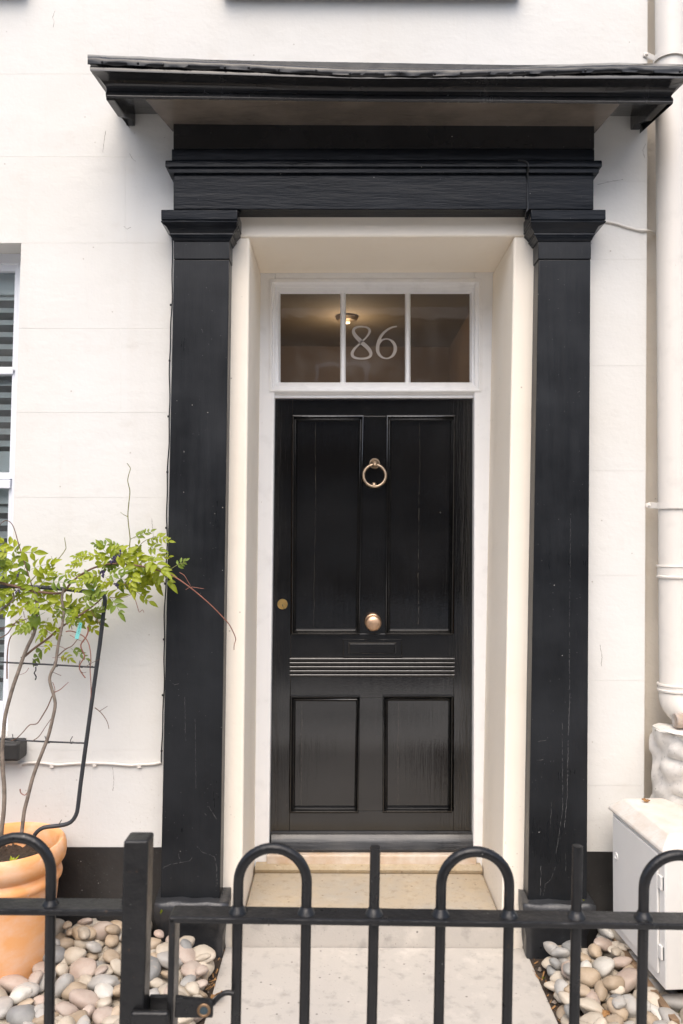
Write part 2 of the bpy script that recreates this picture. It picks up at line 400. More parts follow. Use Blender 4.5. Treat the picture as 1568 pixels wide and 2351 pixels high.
# ------------------------------------------------------------------ terrace across the street (unseen, added for gloss reflections and to block low sky)
M['brick'] = plain('brown brick', (0.10, 0.066, 0.047), 0.85, 0.35, 9, 0.4, 0.01)
M['slate'] = plain('roof slate', (0.09, 0.09, 0.10), 0.7, 0.3, 6, 0.3)
opp = thing('added_terrace', (0, -14.5, 0), 'unseen brown brick terrace added for reflections, with white sash windows and slate roof', 'terrace')
MB().box(-22, 22, -22, -14.5, -0.1, 6.6).build('wall', M['brick'], opp, smooth=0)
MB().add([(-22.2,-14.2,6.55),(22.2,-14.2,6.55),(22.2,-18.2,8.6),(-22.2,-18.2,8.6),(22.2,-22.2,6.55),(-22.2,-22.2,6.55)], [(0,1,2,3),(3,2,4,5),(0,3,5),(1,4,2),(0,5,4,1)]).build('roof', M['slate'], opp, smooth=0)
for k in range(9):
    x = -17.6 + k * 4.4
    for z0, z1 in ((1.0, 2.7), (3.9, 5.5)):
        f_ = MB().box(x-0.62, x-0.52, -14.5, -14.44, z0, z1).box(x+0.52, x+0.62, -14.5, -14.44, z0, z1).box(x-0.52, x+0.52, -14.5, -14.44, z1-0.1, z1).box(x-0.7, x+0.7, -14.5, -14.38, z0-0.12, z0).build('window', M['white'], opp, smooth=0)
        MB().box(x-0.52, x+0.52, -14.5, -14.47, z0, z1-0.1).build('pane', M['dark_room'], f_, smooth=0)

# ------------------------------------------------------------------ house wall
house = thing('house', (0, 0.2, 0), 'cream stuccoed house front scored to look like stone blocks, with black painted base', 'house')
wallmb = MB()
for poly in ([(-700,-420),(1488,-420),(1486,300),(-700,300)], [(1270,300),(1486,300),(1476,2330),(1270,2330)],
             [(-700,300),(480,300),(480,558.6),(-700,558.6)], [(48.8,558.6),(480,558.6),(480,2330),(0,2330),(17,1690)],
             [(-700,1690),(17,1690),(0,2330),(-700,2330)], [(-700,558.6),(-330,558.6),(-330,1690),(-700,1690)]):
    wallmb.prism(poly, 0.0016, 0.42)
wallmb.build('wall', M['stucco'], house, smooth=0)

G = 0.20      # half a joint, picture units
def block(poly):
    """a scored stucco block: inset by half a joint"""
    MB().prism(poly, 0.0, 0.0014).build('stucco_block', M['stucco'], house, smooth=0)
def blk(u0, v0, u1, v1, u0b=None, u1b=None):
    u0b = u0 if u0b is None else u0b; u1b = u1 if u1b is None else u1b
    g = 0.08
    block([(u0+g, v0+G), (u1-g, v0+G), (u1b-g, v1-G), (u0b+g, v1-G)])
# above the canopy
for v0, v1, cuts in ((-420, -215, (-700, -90, 298, 690, 1070, 1486)), (-215, -22, (-700, -280, 106, 490, 880, 1270, 1486)), (-22, 170, (-700, -90, 298, 690, 1070, 1486))):
    for a, b in zip(cuts, cuts[1:]): blk(a, v0, b, v1)
# left of the doorway
rows = (170, 360, 558, 754, 947, 1142, 1335, 1527, 1722, 1945)
win = lambda v: 48.8 - (v - 558.6) * 0.0287
for i, (v0, v1) in enumerate(zip(rows, rows[1:])):
    for c0, c1 in ((0, 0),):
        left = -700 if v1 <= 560 else None
        cut = (106, 288, 200, 277, 140, 290, 180, 300, 210)[i]
        if left is not None:
            cuts = (-700, -280, cut, 472) if i else (-700, -280, 106, 472)
            for a, b in zip(cuts, cuts[1:]): blk(a, v0, b, v1)
        else:
            if v0 < 1690:
                hi = min(v1, 1722)
                blk(win(v0) - G, v0, cut, v1, win(min(v1, 1690)) - G); blk(cut, v0, 472, v1)
            else:
                blk(-700, v0, cut - 300, v1); blk(cut - 300, v0, cut, v1); blk(cut, v0, 472, v1)
for v0, v1 in zip((558, 900, 1300), (900, 1300, 1690)): blk(-700, v0, -330, v1)
# right of the doorway
rrows = (170, 416, 596, 840, 1081, 1321, 1562, 1803, 1956)
for v0, v1 in zip(rrows, rrows[1:]): blk(1284, v0, 1486 - (v0) * 0.0052, v1, None, 1486 - v1 * 0.0052)
def wall_cracks():
    rnd = random.Random(31); mb = MB()
    for line in ([(298,352),(300,358),(304,364),(311,370)], [(243,300),(239,322),(236,350)], [(126,25),(121,40),(124,50),(122,63)], [(284,520),(292,526),(300,522)],
                 [(1482,330),(1476,345),(1480,362)], [(1372,424),(1395,418),(1430,412)], [(348,1190),(352,1230),(349,1262)], [(258,1762),(262,1790),(259,1815)], [(1378,1480),(1382,1510),(1380,1530)]):
        seg = []
        for (u0, v0), (u1, v1) in zip(line, line[1:]):
            n = max(2, int(math.hypot(u1-u0, v1-v0) / 3))
            for j in range(n + 1):
                t = j / n; w_ = rnd.uniform(0.15, 0.55); u = u0+(u1-u0)*t+rnd.uniform(-.7,.7); v = v0+(v1-v0)*t+rnd.uniform(-.5,.5)
                seg.append([pt(u-w_, v, -0.0004), pt(u+w_, v, -0.0004)] if abs(v1-v0) > abs(u1-u0) else [pt(u, v-w_, -0.0004), pt(u, v+w_, -0.0004)])
        mb.loft(seg, close=False, caps=False)
    mb.build('hairline_crack', plain('crack shadow', (0.20, 0.17, 0.14), 0.9, 0.3, 40, 0), house, smooth=0)
wall_cracks()
# reveal of the doorway
MB().prism([(472,545),(573,545),(553,2330),(452,2330)], 0.0005, 0.436).build('door_jamb', M['reveal'], house, bevel=0.009, seg=3)
MB().prism([(1180,543),(1284,543),(1266,2330),(1148,2330)], 0.0005, 0.436).build('door_jamb', M['reveal'], house, bevel=0.009, seg=3)
MB().prism([(472,300),(1284,300),(1284,542.7),(1180,542.2),(573,544.6),(472,544.6)], 0.001, 0.436).build('door_head', M['reveal'], house, bevel=0.009, seg=3)
# plinth band
MB().prism([(-700,1944),(470,1946),(466,2330),(-700,2330)], -0.004, 0.004).build('plinth_band', M['plinth_black'], house, smooth=0)
MB().prism([(1284,1955),(1480,1957),(1480,2330),(1284,2330)], -0.004, 0.004).build('plinth_band', M['plinth_black'], house, smooth=0)
# recessed strip behind the downpipe and the next house
MB().prism([(1487,-420),(1530,-420),(1530,2330),(1477,2330)], 0.07, 0.42).prism([(1530,-420),(2300,-420),(2300,2330),(1530,2330)], 0.072, 0.42).build('recessed_wall', M['stucco_rough'], house, smooth=0)
nb = thing('neighbouring_house', (1.9, 0.2, 0), 'sliver of cream rendered wall at right edge beyond the downpipe', 'house')
MB().prism([(1590,-420),(2400,-420),(2400,2330),(1590,2330)], 0.0, 0.07).build('wall', M['stucco'], nb, bevel=0.01)

# upper window sills, seen from below at the top edge
for u0, u1, v in ((514, 1192, -5.0), (-500, 66, -14.0)):
    a, b = pt(u0, v, 0), pt(u1, v, 0)
    MB().box(a.x, b.x, -0.055, 0.001, a.z, a.z + 0.085).build('window_sill', M['plinth_black'], house, bevel=0.006)

# ------------------------------------------------------------------ sash window at the left edge
wn = MB().rect(-330, 582, 60, 606, 0.115, 0.20)
wn.prism([(win(540)-6,540),(70,540),(45,1712),(win(1712)-6,1712)], 0.117, 0.20)
wn.rect(-330, 1668, 60, 1712, 0.10, 0.22)
wframe = wn.build('window', M['sash_white'], house, bevel=0.003)
def wpart(name, poly, yf, yb, mat=M['sash_white'], bev=0.003): return MB().prism(poly, yf, yb).build(name, mat, wframe, bevel=bev)
wr = lambda v: win(v) - 2
def wrail(name, v0, v1, yf, yb, mat=M['sash_white']): return wpart(name, [(-330,v0),(wr(v0)-8,v0),(wr(v1)-8,v1),(-330,v1)], yf, yb, mat)
def wstile(v0, v1, yf, yb): return wpart('stile', [(wr(v0)-11,v0),(wr(v0)+1,v0),(wr(v1)+1,v1),(wr(v1)-11,v1)], yf, yb)
wrail('rail', 606, 622, 0.125, 0.165); wstile(604, 850, 0.123, 0.163)
wrail('meeting_rail', 842, 859, 0.135, 0.19); wstile(850, 1100, 0.142, 0.182)
wrail('rail', 1085, 1101, 0.14, 0.18); wrail('transom', 1102, 1121, 0.125, 0.20)
wstile(1118, 1668, 0.143, 0.183); wrail('rail', 1612, 1668, 0.14, 0.18)
for v0, v1, y in ((620, 845, 0.150), (856, 1088, 0.168), (1119, 1616, 0.168)):
    wpart('pane', [(-330,v0),(wr(v0)-9,v0),(wr(v1)-9,v1),(-330,v1)], y, y + 0.004, M['sash_glass'], 0)
for v0, v1 in ((618, 676), (1036, 1092), (1118, 1157), (1585, 1620)):
    wpart('shutter_rail', [(-330,v0),(wr(v0)-8.5,v0),(wr(v1)-8.5,v1),(-330,v1)], 0.188, 0.205, M['louvre'])
sl = [686 + 27.8 * k for k in range(13)] + [1171 + 29 * k for k in range(15)]
for v in sl:
    p = pt(win(v) - 8, v, 0.20); a = pt(-330, v, 0.20)
    dz, dy, th = 0.0130, 0.017, 0.004
    prof = [(-dy, -dz), (-dy, -dz + th), (dy, dz + th), (dy, dz)]
    MB().loft([[Vector((x, p.y + y, p.z + z)) for y, z in prof] for x in (a.x, p.x)]).build('slat', M['louvre'], wframe, bevel=0.0015, seg=1)
a, b = pt(-330, 540, 0.42), pt(80, 1740, 0.42)
M['room_grey'] = plain('lightened room grey', (0.42, 0.41, 0.42), 0.9, 0.2, 6, 0)  # stands for the dim room, grey lifted to brighten the slat gaps
MB().box(a.x, b.x, 0.26, 0.28, b.z, a.z).box(b.x - 0.03, b.x, 0.21, 0.26, b.z, a.z).build('room_backing', M['room_grey'], wframe, smooth=0)
a, b = pt(-330, 1704, -0.074), pt(43, 1749, -0.074)
MB().box(a.x, b.x, -0.074, 0.10, b.z, a.z).build('window_sill', M['plinth_black'], house, bevel=0.01)

# ------------------------------------------------------------------ door frame, fanlight
fr = MB()
fr.prism([(560,600),(632,600),(630,913),(617,1990),(545,1990)], 0.437, 0.52)
fr.prism([(1090,600),(1170,600),(1160,1990),(1087,1990),(1089,913)], 0.437, 0.52)
fr.prism([(632,600),(1090,600),(1090,641),(632,641)], 0.4372, 0.52)
frame = fr.build('door_frame', M['white'], house, bevel=0.004)
def fp(name, poly, yf, yb, mat=M['white'], bev=0.003): return MB().prism(poly, yf, yb).build(name, mat, frame, bevel=bev)
def ring(name, o, i, prof, mat, parent, sm=35):
    """moulded rectangular frame: o and i are outer and inner corner lists (u, v); profile of (0..1 from outer to inner, y)"""
    loops = []
    for t, y in prof:
        loops.append([pt(a[0]*(1-t)+b[0]*t, a[1]*(1-t)+b[1]*t, y) for a, b in zip(o, i)])
    return MB().loft(loops, caps=False).build(name, mat, parent, smooth=sm)
q = lambda u0, v0, u1, v1: [(u0,v0),(u1,v0),(u1,v1),(u0,v1)]
ring('fanlight_moulding', q(619,640,1105,899), q(644,675,1078,878),
     [(0,0.437),(0.02,0.431),(0.22,0.429),(0.3,0.436),(0.38,0.446),(0.55,0.449),(0.6,0.456),(0.8,0.458),(0.88,0.468),(1.0,0.478),(1.0,0.52)], M['white'], frame)
MB().levels([(913,630,1090,0.455),(906,630,1090,0.455),(905,630,1090,0.446),(901,630,1090,0.440),(897,629,1091,0.434),(888,629,1091,0.434),(885,630,1090,0.441),(881,634,1086,0.454),(878,640,1080,0.468)], 0.52).build('transom', M['white'], frame, smooth=40)
for u in (787.5, 936):
    a = u - 6.5; b = u + 6.5
    MB().loft([[pt(a, v, 0.485), pt(a+3, v, 0.468), pt(b-3, v, 0.468), pt(b, v, 0.485), pt(b, v, 0.50), pt(a, v, 0.50)] for v in (672, 880)]).build('glazing_bar', M['white'], frame, smooth=35)
for u0, u1 in ((642, 783), (791, 932), (940, 1081)):
    fp('pane', q(u0, 673, u1, 880), 0.488, 0.492, M['glass'], 0)
# numerals, ribbons of varying width
def ribbon(path, widths, name):
    mb = MB(); n = len(path); L = []
    for i, (x, y) in enumerate(path):
        x0, y0 = path[max(i-1,0)]; x1, y1 = path[min(i+1,n-1)]
        tx, ty = x1-x0, y1-y0; l = math.hypot(tx, ty) or 1
        nx, ny = -ty/l, tx/l; w_ = widths[i]/2
        L.append([pt(x+nx*w_, y+ny*w_, 0.4868), pt(x-nx*w_, y-ny*w_, 0.4868)])
    mb.loft(L, close=False, caps=False)
    return mb
N = 72
pth, wd = [], []                                     # 8: figure of eight, heavy on the falling diagonal
cx = 830
for i in range(N + 1):
    t = 2 * pi * i / N
    s_, c_ = sin(t), cos(t)
    up = c_ >= 0
    y = 784 - 34 * c_ if up else 787 - 36.5 * c_
    x = cx + (19.0 if up else 22.0) * math.copysign(abs(sin(2*t))**0.85, sin(2*t)) * 0.98
    pth.append((x, y))
    d = (cos(2*t) * 2, s_)
    heavy = abs(math.cos(t))
    fall = max(0.0, -s_ * sin(2*t) * 0 + (1 if (pi*0.30 < t < pi*0.72 or pi*1.28 < t < pi*1.28) else 0))
    wd.append(4.2)
def wfun(t):
    # thick while crossing from upper left to lower right, medium on outer bowls, thin at top and bottom
    b = 3.6
    k = math.exp(-((t - 1.5*pi)/(0.32*pi))**2)
    b += 5.8 * k
    b += 3.2 * math.exp(-((t - 0.75*pi)/(0.16*pi))**2) * 1.0
    b += 1.8 * math.exp(-((t - 0.25*pi)/(0.14*pi))**2)
    return b
wd = [wfun(2*pi*i/N) for i in range(N+1)]
m8 = ribbon(pth, wd, '8')
num = m8.build('numeral', M['numeral'], frame, smooth=0)
pth, wd = [], []
bx, by, rx, ry = 887, 800.5, 22.0, 23.5
for i in range(N + 1):
    t = 2*pi*i/N
    pth.append((bx + rx*cos(t)*0.93, by + ry*sin(t)*0.95)); wd.append(2.6 + 5.0*abs(cos(t))**1.4)
m6 = ribbon(pth, wd, '6')
stem = [(867.0,801),(867.2,793),(869.5,783),(874,773),(881,764),(890,756.5),(900,751.5),(911,749.6)]
m6b = ribbon(stem, [7.6,7.6,7.2,6.6,5.8,5.0,4.2,3.4], '6')
m6.v = m6.v + [v - Vector((0,0.0004,0)) for v in m6b.v]; m6.f += [tuple(i + (N+1)*2 for i in f) for f in m6b.f]
m6.build('numeral', M['numeral'], frame, smooth=0)
# timber threshold
MB().levels([(1988,612,1094,0.415),(1966,612,1094,0.415),(1962,612,1094,0.42)], 0.54).build('threshold', M['timber'], frame, bevel=0.003)

# hall behind the fanlight
a, b = pt(560, 560, 0.55), pt(1150, 2000, 0.55)
hx0, hx1, hz1, hy1 = a.x - 0.12, b.x + 0.1, 2.98, 3.0
hb = MB().box(hx0-0.05, hx0, 0.55, hy1, -0.1, hz1).box(hx1, hx1+0.05, 0.55, hy1, -0.1, hz1).box(hx0, hx1, hy1, hy1+0.05, -0.1, hz1)
tag(hb.build('hall_wall', M['hall_wall'], None, smooth=0), kind='structure')
tag(MB().box(hx0-0.05, hx1+0.05, 0.55, hy1+0.05, hz1, hz1+0.05).build('hall_ceiling', M['hall_ceiling'], None, smooth=0), kind='structure')
tag(MB().box(hx0-0.05, hx1+0.05, 0.55, hy1+0.05, -0.15, -0.1).build('hall_floor', M['hall_wall'], None, smooth=0), kind='structure')
lc = Vector((0.03, 2.15, hz1))
lamp = thing('ceiling_light', lc - Vector((0,0,0.06)), 'small lit ceiling lamp glimpsed through the middle fanlight pane', 'lamp')
MB().lathe([(0.07,0),(0.075,-0.012),(0.06,-0.03),(0.03,-0.034)], lc, n=24).build('lamp_housing', M['bronze'], lamp)
em = NT('lamp glow'); em.p.inputs['Emission Color'].default_value = (1, 0.75, 0.4, 1); em.p.inputs['Emission Strength'].default_value = 1
MB().lathe([(0.002,-0.036),(0.022,-0.037),(0.020,-0.046),(0.002,-0.05)], lc, n=16).build('bulb', em.m, lamp)
pl = bpy.data.lights.new('ceiling_light_glow', 'POINT'); pl.energy = 2.2; pl.color = (1, 0.82, 0.62); pl.shadow_soft_size = 0.08
plo = bpy.data.objects.new('ceiling_light_glow', pl); COL.objects.link(plo); plo.parent = lamp; plo.location = (0, 0, -0.12)

# ------------------------------------------------------------------ front door
DY = 0.485
door = thing('front_door', pt(856, 1956, DY), 'glossy black panelled front door with bronze ring knocker and brass knob', 'door')
def dp(name, poly, yf=DY, yb=DY + 0.045, bev=0.0025, mat=M['door_black'], parent=None):
    return MB().prism(poly, yf, yb).build(name, mat, parent or door, bevel=bev)
dp('stile', [(630,913),(671,913),(664,1958),(620,1958)]); dp('stile', [(1043,913),(1090,912),(1088,1958),(1041,1958)])
MB().prism([(671.4,913),(1042.6,913),(1042.6,955),(671.2,955)], DY+0.0006, DY+0.045).build('rail', M['door_black'], door, bevel=0.0015)
dp('rail', [(668,1455),(1042,1455),(1041.5,1602),(666.6,1602)], DY+0.0006, bev=0.0015)
dp('rail', [(664.8,1862),(1041,1862),(1041,1958),(664.4,1958)], DY+0.0006, bev=0.0015)
dp('muntin', [(834,955.4),(889,955.4),(886,1454.6),(824,1454.6)], DY+0.001, bev=0.0015)
dp('muntin', [(825.5,1602.4),(881,1602.4),(880.5,1861.6),(821.5,1861.6)], DY+0.001, bev=0.0015)
PAN = [([(671,953),(836,953),(826,1458),(669,1458)], [(683,967),(823,967),(816,1444),(680,1444)]),
       ([(887,953),(1045,953),(1040,1458),(884,1458)], [(898.5,967),(1034,967),(1028.5,1444),(896,1444)]),
       ([(666.5,1598),(827,1598),(823,1867),(664,1867)], [(679,1610),(817,1610),(813,1853),(677.5,1853)]),
       ([(878.5,1597),(1040,1597),(1038.5,1866),(878,1866)], [(891,1609),(1029,1609),(1027,1852.5),(890,1852.5)])]
cracks = [(0.30, 0.0), (0.48, 0.0), (0.10, 0.0), (0.17, 0.0)]
for k, (o, i) in enumerate(PAN):
    p = dp('panel', [(a[0]*.5+b[0]*.5, a[1]*.5+b[1]*.5) for a, b in zip(o, i)], DY+0.014, bev=0)
    ring('moulding', o, i, [(0,DY+0.004),(0,DY-0.005),(0.05,DY-0.013),(0.14,DY-0.0185),(0.24,DY-0.0195),(0.34,DY-0.0165),(0.42,DY-0.007),(0.5,DY-0.004),(0.58,DY-0.0075),(0.67,DY-0.0085),(0.76,DY-0.005),(0.88,DY+0.005),(0.94,DY+0.011),(1.0,DY+0.0135),(1.02,DY+0.02)], M['door_black'], p, 40)
    fx = cracks[k][0]; rnd = random.Random(k + 3)
    top = Vector((i[0][0]*(1-fx)+i[1][0]*fx, i[0][1]+3)); bot = Vector((i[3][0]*(1-fx)+i[2][0]*fx, i[3][1]-3))
    mb = MB(); n = 60; off = 0; seg = []
    for j in range(n + 1):
        t = j / n; off = off*0.8 + rnd.uniform(-0.7, 0.7)
        wv = 0.18 if rnd.random() < 0.85 else 0.45
        c = top.lerp(bot, t)
        seg.append([pt(c.x+off-wv/2, c.y, DY+0.0136), pt(c.x+off+wv/2, c.y, DY+0.0136)])
        if rnd.random() < 0.22 and len(seg) > 2:
            mb.loft(seg, close=False, caps=False); seg = []
    if len(seg) > 1: mb.loft(seg, close=False, caps=False)
    mb.build('paint_crack', M['crack'], p, smooth=0)
# reeded band
rb = MB()
for v in (1513, 1522.3, 1531.6, 1541, 1550.2):
    loops = []
    for k in range(7):
        a = pi * k / 6
        dz, dy = 0.0072 * cos(a), -0.0085 * sin(a)
        A, B = pt(665.5, v, DY), pt(1043, v, DY)
        loops.append([A + Vector((0, dy, dz)), B + Vector((0, dy, dz))])
    rb.loft(loops, close=False, caps=False)
rb.build('reeded_moulding', M['door_black'], door, smooth=60)
# letter plate
ring('letter_plate', q(787,1468,923,1508), q(802,1477,907.5,1500), [(0,DY),(0.0,DY-0.004),(0.10,DY-0.0075),(0.16,DY-0.0055),(0.80,DY-0.0055),(0.86,DY-0.008),(1,DY-0.006),(1,DY+0.004)], M['door_black'], door, 25)
dp('letter_flap', q(802.6,1477.6,907,1499.6), DY-0.003, DY+0.004, 0.002)
# weatherboard
MB().levels([(1956,622,1089,DY-0.045),(1951,622,1089,DY-0.047),(1947,622,1089,DY-0.040),(1936,622.5,1088.5,DY-0.034),(1924,623,1088.5,DY-0.026),(1916,623,1088.5,DY-0.016),(1913,623,1088.5,DY-0.016),(1909,623.3,1088,DY-0.004)], DY + 0.02).build('weatherboard', M['weather_black'], door, smooth=35)
# knocker
k0 = pt(860, 1064.5, DY)
kn = MB().lathe([(0.0245,0),(0.0245,0.003),(0.0225,0.006),(0.019,0.006),(0.013,0.012),(0.008,0.02),(0.0075,0.036)], k0, 'Y', 28).build('knocker', M['bronze'], door, smooth=40)
b0 = Vector((k0.x, DY-0.042, pt(860, 1067, DY-0.042).z))
MB().lathe([(0.0005,0.0105),(0.005,0.0094),(0.0085,0.0062),(0.0102,0.002),(0.0102,-0.002),(0.0085,-0.0062),(0.004,-0.0098)], b0, 'Y', 20).build('knocker_ball', M['bronze'], kn, smooth=60)
rc = pt(860, 1092, DY-0.034)
rad = 0.0485
loops = []
for i in range(48):
    a = 2*pi*i/48
    c = rc + Vector((rad*sin(a), 0.010*(-cos(a))*-0.4, rad*cos(a)))
    o = Vector((sin(a), 0, cos(a)))
    loops.append([c + (o*cos(2*pi*j/10) + Vector((0,-1,0))*sin(2*pi*j/10)) * 0.0064 for j in range(10)])
loops.append(loops[0])
MB().loft(loops, caps=False).build('knocker_ring', M['bronze'], kn, smooth=60)
MB().lathe([(0.0125,0),(0.0125,0.010),(0.010,0.017),(0.004,0.020),(0.0005,0.0205)], pt(858.5, 1114, DY), 'Y', 20).build('striker_stud', M['bronze'], kn, smooth=50)
# knob and lock
kb = MB().lathe([(0.037,0),(0.037,0.004),(0.033,0.008),(0.016,0.010),(0.0135,0.030),(0.020,0.036),(0.031,0.042),(0.0355,0.049),(0.0355,0.054),(0.033,0.061),(0.026,0.067),(0.014,0.0705),(0.0005,0.0715)], pt(856, 1427.5, DY), 'Y', 36).build('door_knob', M['knob'], door, smooth=50)
lk = MB().lathe([(0.0232,0),(0.0232,0.003),(0.0222,0.0045),(0.018,0.0045),(0.0172,0.003),(0.0005,0.003)], pt(648.6, 1387, DY), 'Y', 32).build('lock', M['brass'], door, smooth=30)
MB().lathe([(0.0075,0.003),(0.0075,0.0055),(0.0068,0.006),(0.0005,0.006)], pt(648.6, 1390, DY), 'Y', 20).build('lock_cylinder', M['brass'], lk, smooth=30)
c = pt(648.6, 1390, DY-0.0063)
MB().box(c.x-0.0012, c.x+0.0012, DY-0.0066, DY-0.006, c.z-0.0045, c.z+0.004).build('keyhole', M['ink'], lk)

# ------------------------------------------------------------------ doorstep
step = thing('doorstep', (0.13, 0.2, 0), 'worn sandstone doorstep in the doorway below the black door', 'step')
za = pt(860, 2010, 0.36).z
xl, xr = pt(556, 2090, 0).x + 0.003, pt(1152, 2090, 0).x - 0.003
MB().box(xl, xr, 0.0055, 0.435, -0.03, za).build('step_slab', M['step'], step, bevel=0.012, seg=3)
MB().box(xl - 0.04, xr + 0.04, -0.010, 0.0045, -0.03, za - 0.018).build('riser', M['path'], step, bevel=0.004)
p0, p1 = pt(590, 2008, 0.38), pt(1112, 2008, 0.38)
zt = pt(860, 1987, 0.40).z
lo = []
for x in (xl + 0.004, xr - 0.004):
    lo.append([Vector((x, y, z)) for y, z in ((0.434, za-0.005), (0.385, za-0.005), (0.374, za+0.006), (0.370, za+0.018), (0.374, zt-0.008), (0.384, zt), (0.434, zt))])
MB().loft(lo).build('stone_sill', M['sill_stone'], step, smooth=50)

# ------------------------------------------------------------------ door surround
sur = thing('door_surround', (0.14, -0.05, 0), 'black painted timber door surround of two pilasters under a plain entablature', 'door surround')
def pilaster(shaft, neck, cap_l, cap_r, nl, nr, base):
    # shaft corners (u, v): tl, tr, br, bl
    tl, tr, br, bl = shaft
    loops = []
    for k in range(13):
        t = k / 12
        ul = tl[0]+(bl[0]-tl[0])*t; ur = tr[0]+(br[0]-tr[0])*t; v = tl[1]+(bl[1]-tl[1])*t
        a, b = pt(ul, v, -0.08), pt(ur, v, -0.08)
        loops.append([a, b, Vector((b.x, -0.002, b.z)), Vector((a.x, -0.002, a.z))])
    p = MB().loft(loops).build('pilaster', M['pilaster_black'], sur, bevel=0.003)
    # necking, mouldings and abacus
    MB().levels([(594.5,nl,nr,-0.083),(554,nl,nr,-0.083)], -0.002).build('necking', M['pilaster_black'], p, bevel=0.002)
    c0l, c0r = cap_l, cap_r
    lv = [(553.5,nl+1,nr-1,-0.086),(551,nl-2,nr+2,-0.089),(546,nl-4,nr+4,-0.092),(545,nl-5,nr+5,-0.094),(540,nl-7,nr+7,-0.097),(539,nl-9,nr+9,-0.099),(536,nl-9,nr+9,-0.099),(534,nl-8,nr+8,-0.098)]
    MB().levels(lv, -0.002).build('astragal', M['beam_black'], p, smooth=30)
    MB().levels([(533.8,nl-9,nr+9,-0.100),(528,nl-12,nr+12,-0.105),(520,nl-17,nr+17,-0.113),(512,c0l+2,c0r-2,-0.122),(509,c0l,c0r,-0.125),(506.5,c0l,c0r,-0.125)], -0.002).build('capital', M['beam_black'], p, smooth=30)
    MB().levels([(504.5,c0l,c0r,-0.126),(481,c0l,c0r,-0.126)], -0.002).build('abacus', M['beam_black'], p, bevel=0.003)
    # lumpy stone block under the shaft
    ul, ur, v0, v1 = base
    a, b = pt(ul, v0, -0.125), pt(ur, v0, -0.125); zb = -0.06
    bm = bmesh.new()
    bmesh.ops.create_cube(bm, size=1)
    bmesh.ops.subdivide_edges(bm, edges=bm.edges, cuts=7, use_grid_fill=True)
    cx, lx, lz = (a.x+b.x)/2, b.x-a.x, a.z-zb
    for v in bm.verts:
        x, y, z = v.co
        r = 1 - 0.10*max(0, (abs(x)-0.42)/0.08)*(1 if z > 0.42 else 0.3)
        pnt = Vector((cx + x*lx, -0.062 + y*0.118, zb + (z+0.5)*lz))
        if z < 0.30:
            k_ = min(1, (0.30 - z)/0.25)
            pnt.x = cx + (pnt.x - cx)*(1 - 0.15*k_); pnt.y = -0.003 + (pnt.y + 0.003)*(1 - 0.28*k_)
        if z > 0.45: pnt.z += -0.006 + 0.5*(y+0.5)*0.018
        pnt += noise.noise_vector(pnt*14)*0.010 + noise.noise_vector(pnt*45)*0.003
        if y > 0.45: pnt.y = -0.002
        v.co = pnt
    me = bpy.data.meshes.new('plinth_block'); bm.to_mesh(me); bm.free()
    me.polygons.foreach_set('use_smooth', [True]*len(me.polygons)); me.materials.append(M['rubble_black'])
    link(bpy.data.objects.new('plinth_block', me), p)
    return p
PL = pilaster([(399,596),(526,596),(505,2062),(368,2062)], None, 369.5, 545, 398.5, 527, (352, 520, 2072, 2120))
PR = pilaster([(1236.5,596),(1356,596),(1347.5,2070),(1212,2070)], None, 1219, 1391, 1235.5, 1357, (1203, 1366, 2076, 2140))
# scuffs and hairline cracks on the pilasters
def scuffs(parent, lines, seed, mat=M['scuff']):
    rnd = random.Random(seed); mb = MB()
    for pts_, wdt in lines:
        seg = []
        for (u0, v0), (u1, v1) in zip(pts_, pts_[1:]):
            n = max(2, int(math.hypot(u1-u0, v1-v0) / 4))
            for j in range(n + 1):
                t = j / n; ju = rnd.uniform(-0.8, 0.8)
                c = (u0+(u1-u0)*t+ju, v0+(v1-v0)*t+rnd.uniform(-0.5,0.5)); ww = wdt*rnd.uniform(0.2, 1)
                vert = abs(v1-v0) >= abs(u1-u0)
                a, b = ((c[0]-ww/2, c[1]), (c[0]+ww/2, c[1])) if vert else ((c[0], c[1]-ww/2), (c[0], c[1]+ww/2))
                seg.append([pt(*a, -0.0806), pt(*b, -0.0806)])
                if rnd.random() < 0.16:
                    if len(seg) > 1: mb.loft(seg, close=False, caps=False)
                    seg = []
        if len(seg) > 1: mb.loft(seg, close=False, caps=False)
    mb.build('paint_scuff', mat, parent, smooth=0)
scuffs(PL, [([(371,1999),(378,1990),(392,1984),(412,1981),(436,1976),(446,1962)],0.9), ([(453,1944),(464,1956),(480,1962),(492,1967),(497,1990),(499,2030)],0.9),
            ([(479,1851),(497,1880)],1.3), ([(466,1860),(473,1872)],1.6), ([(410,1960),(414,1980)],0.7), ([(424,1600),(426,1700)],0.6), ([(448,1650),(450,1810)],0.5), ([(463,755),(466,764),(463,768)],0.9), ([(388,1560),(400,1572),(410,1570)],0.8)], 4)
scuffs(PR, [([(1307,1490),(1308,1600),(1304,1720),(1302,1830),(1296,1900)],1.2), ([(1291,1660),(1292,1860),(1276,1960)],0.8), ([(1242,1988),(1241,2055)],1.0), ([(1276,1990),(1264,2020),(1252,2030),(1246,2058)],0.9),
            ([(1236,1702),(1254,1700)],0.9), ([(1232,1746),(1248,1744)],0.9), ([(1310,1190),(1307,1480)],0.5), ([(1298,1960),(1299,2000)],0.6), ([(1266,1840),(1264,1900)],0.6), ([(1330,898),(1326,902)],1.4), ([(1241,1284),(1244,1288)],1.6)], 5)
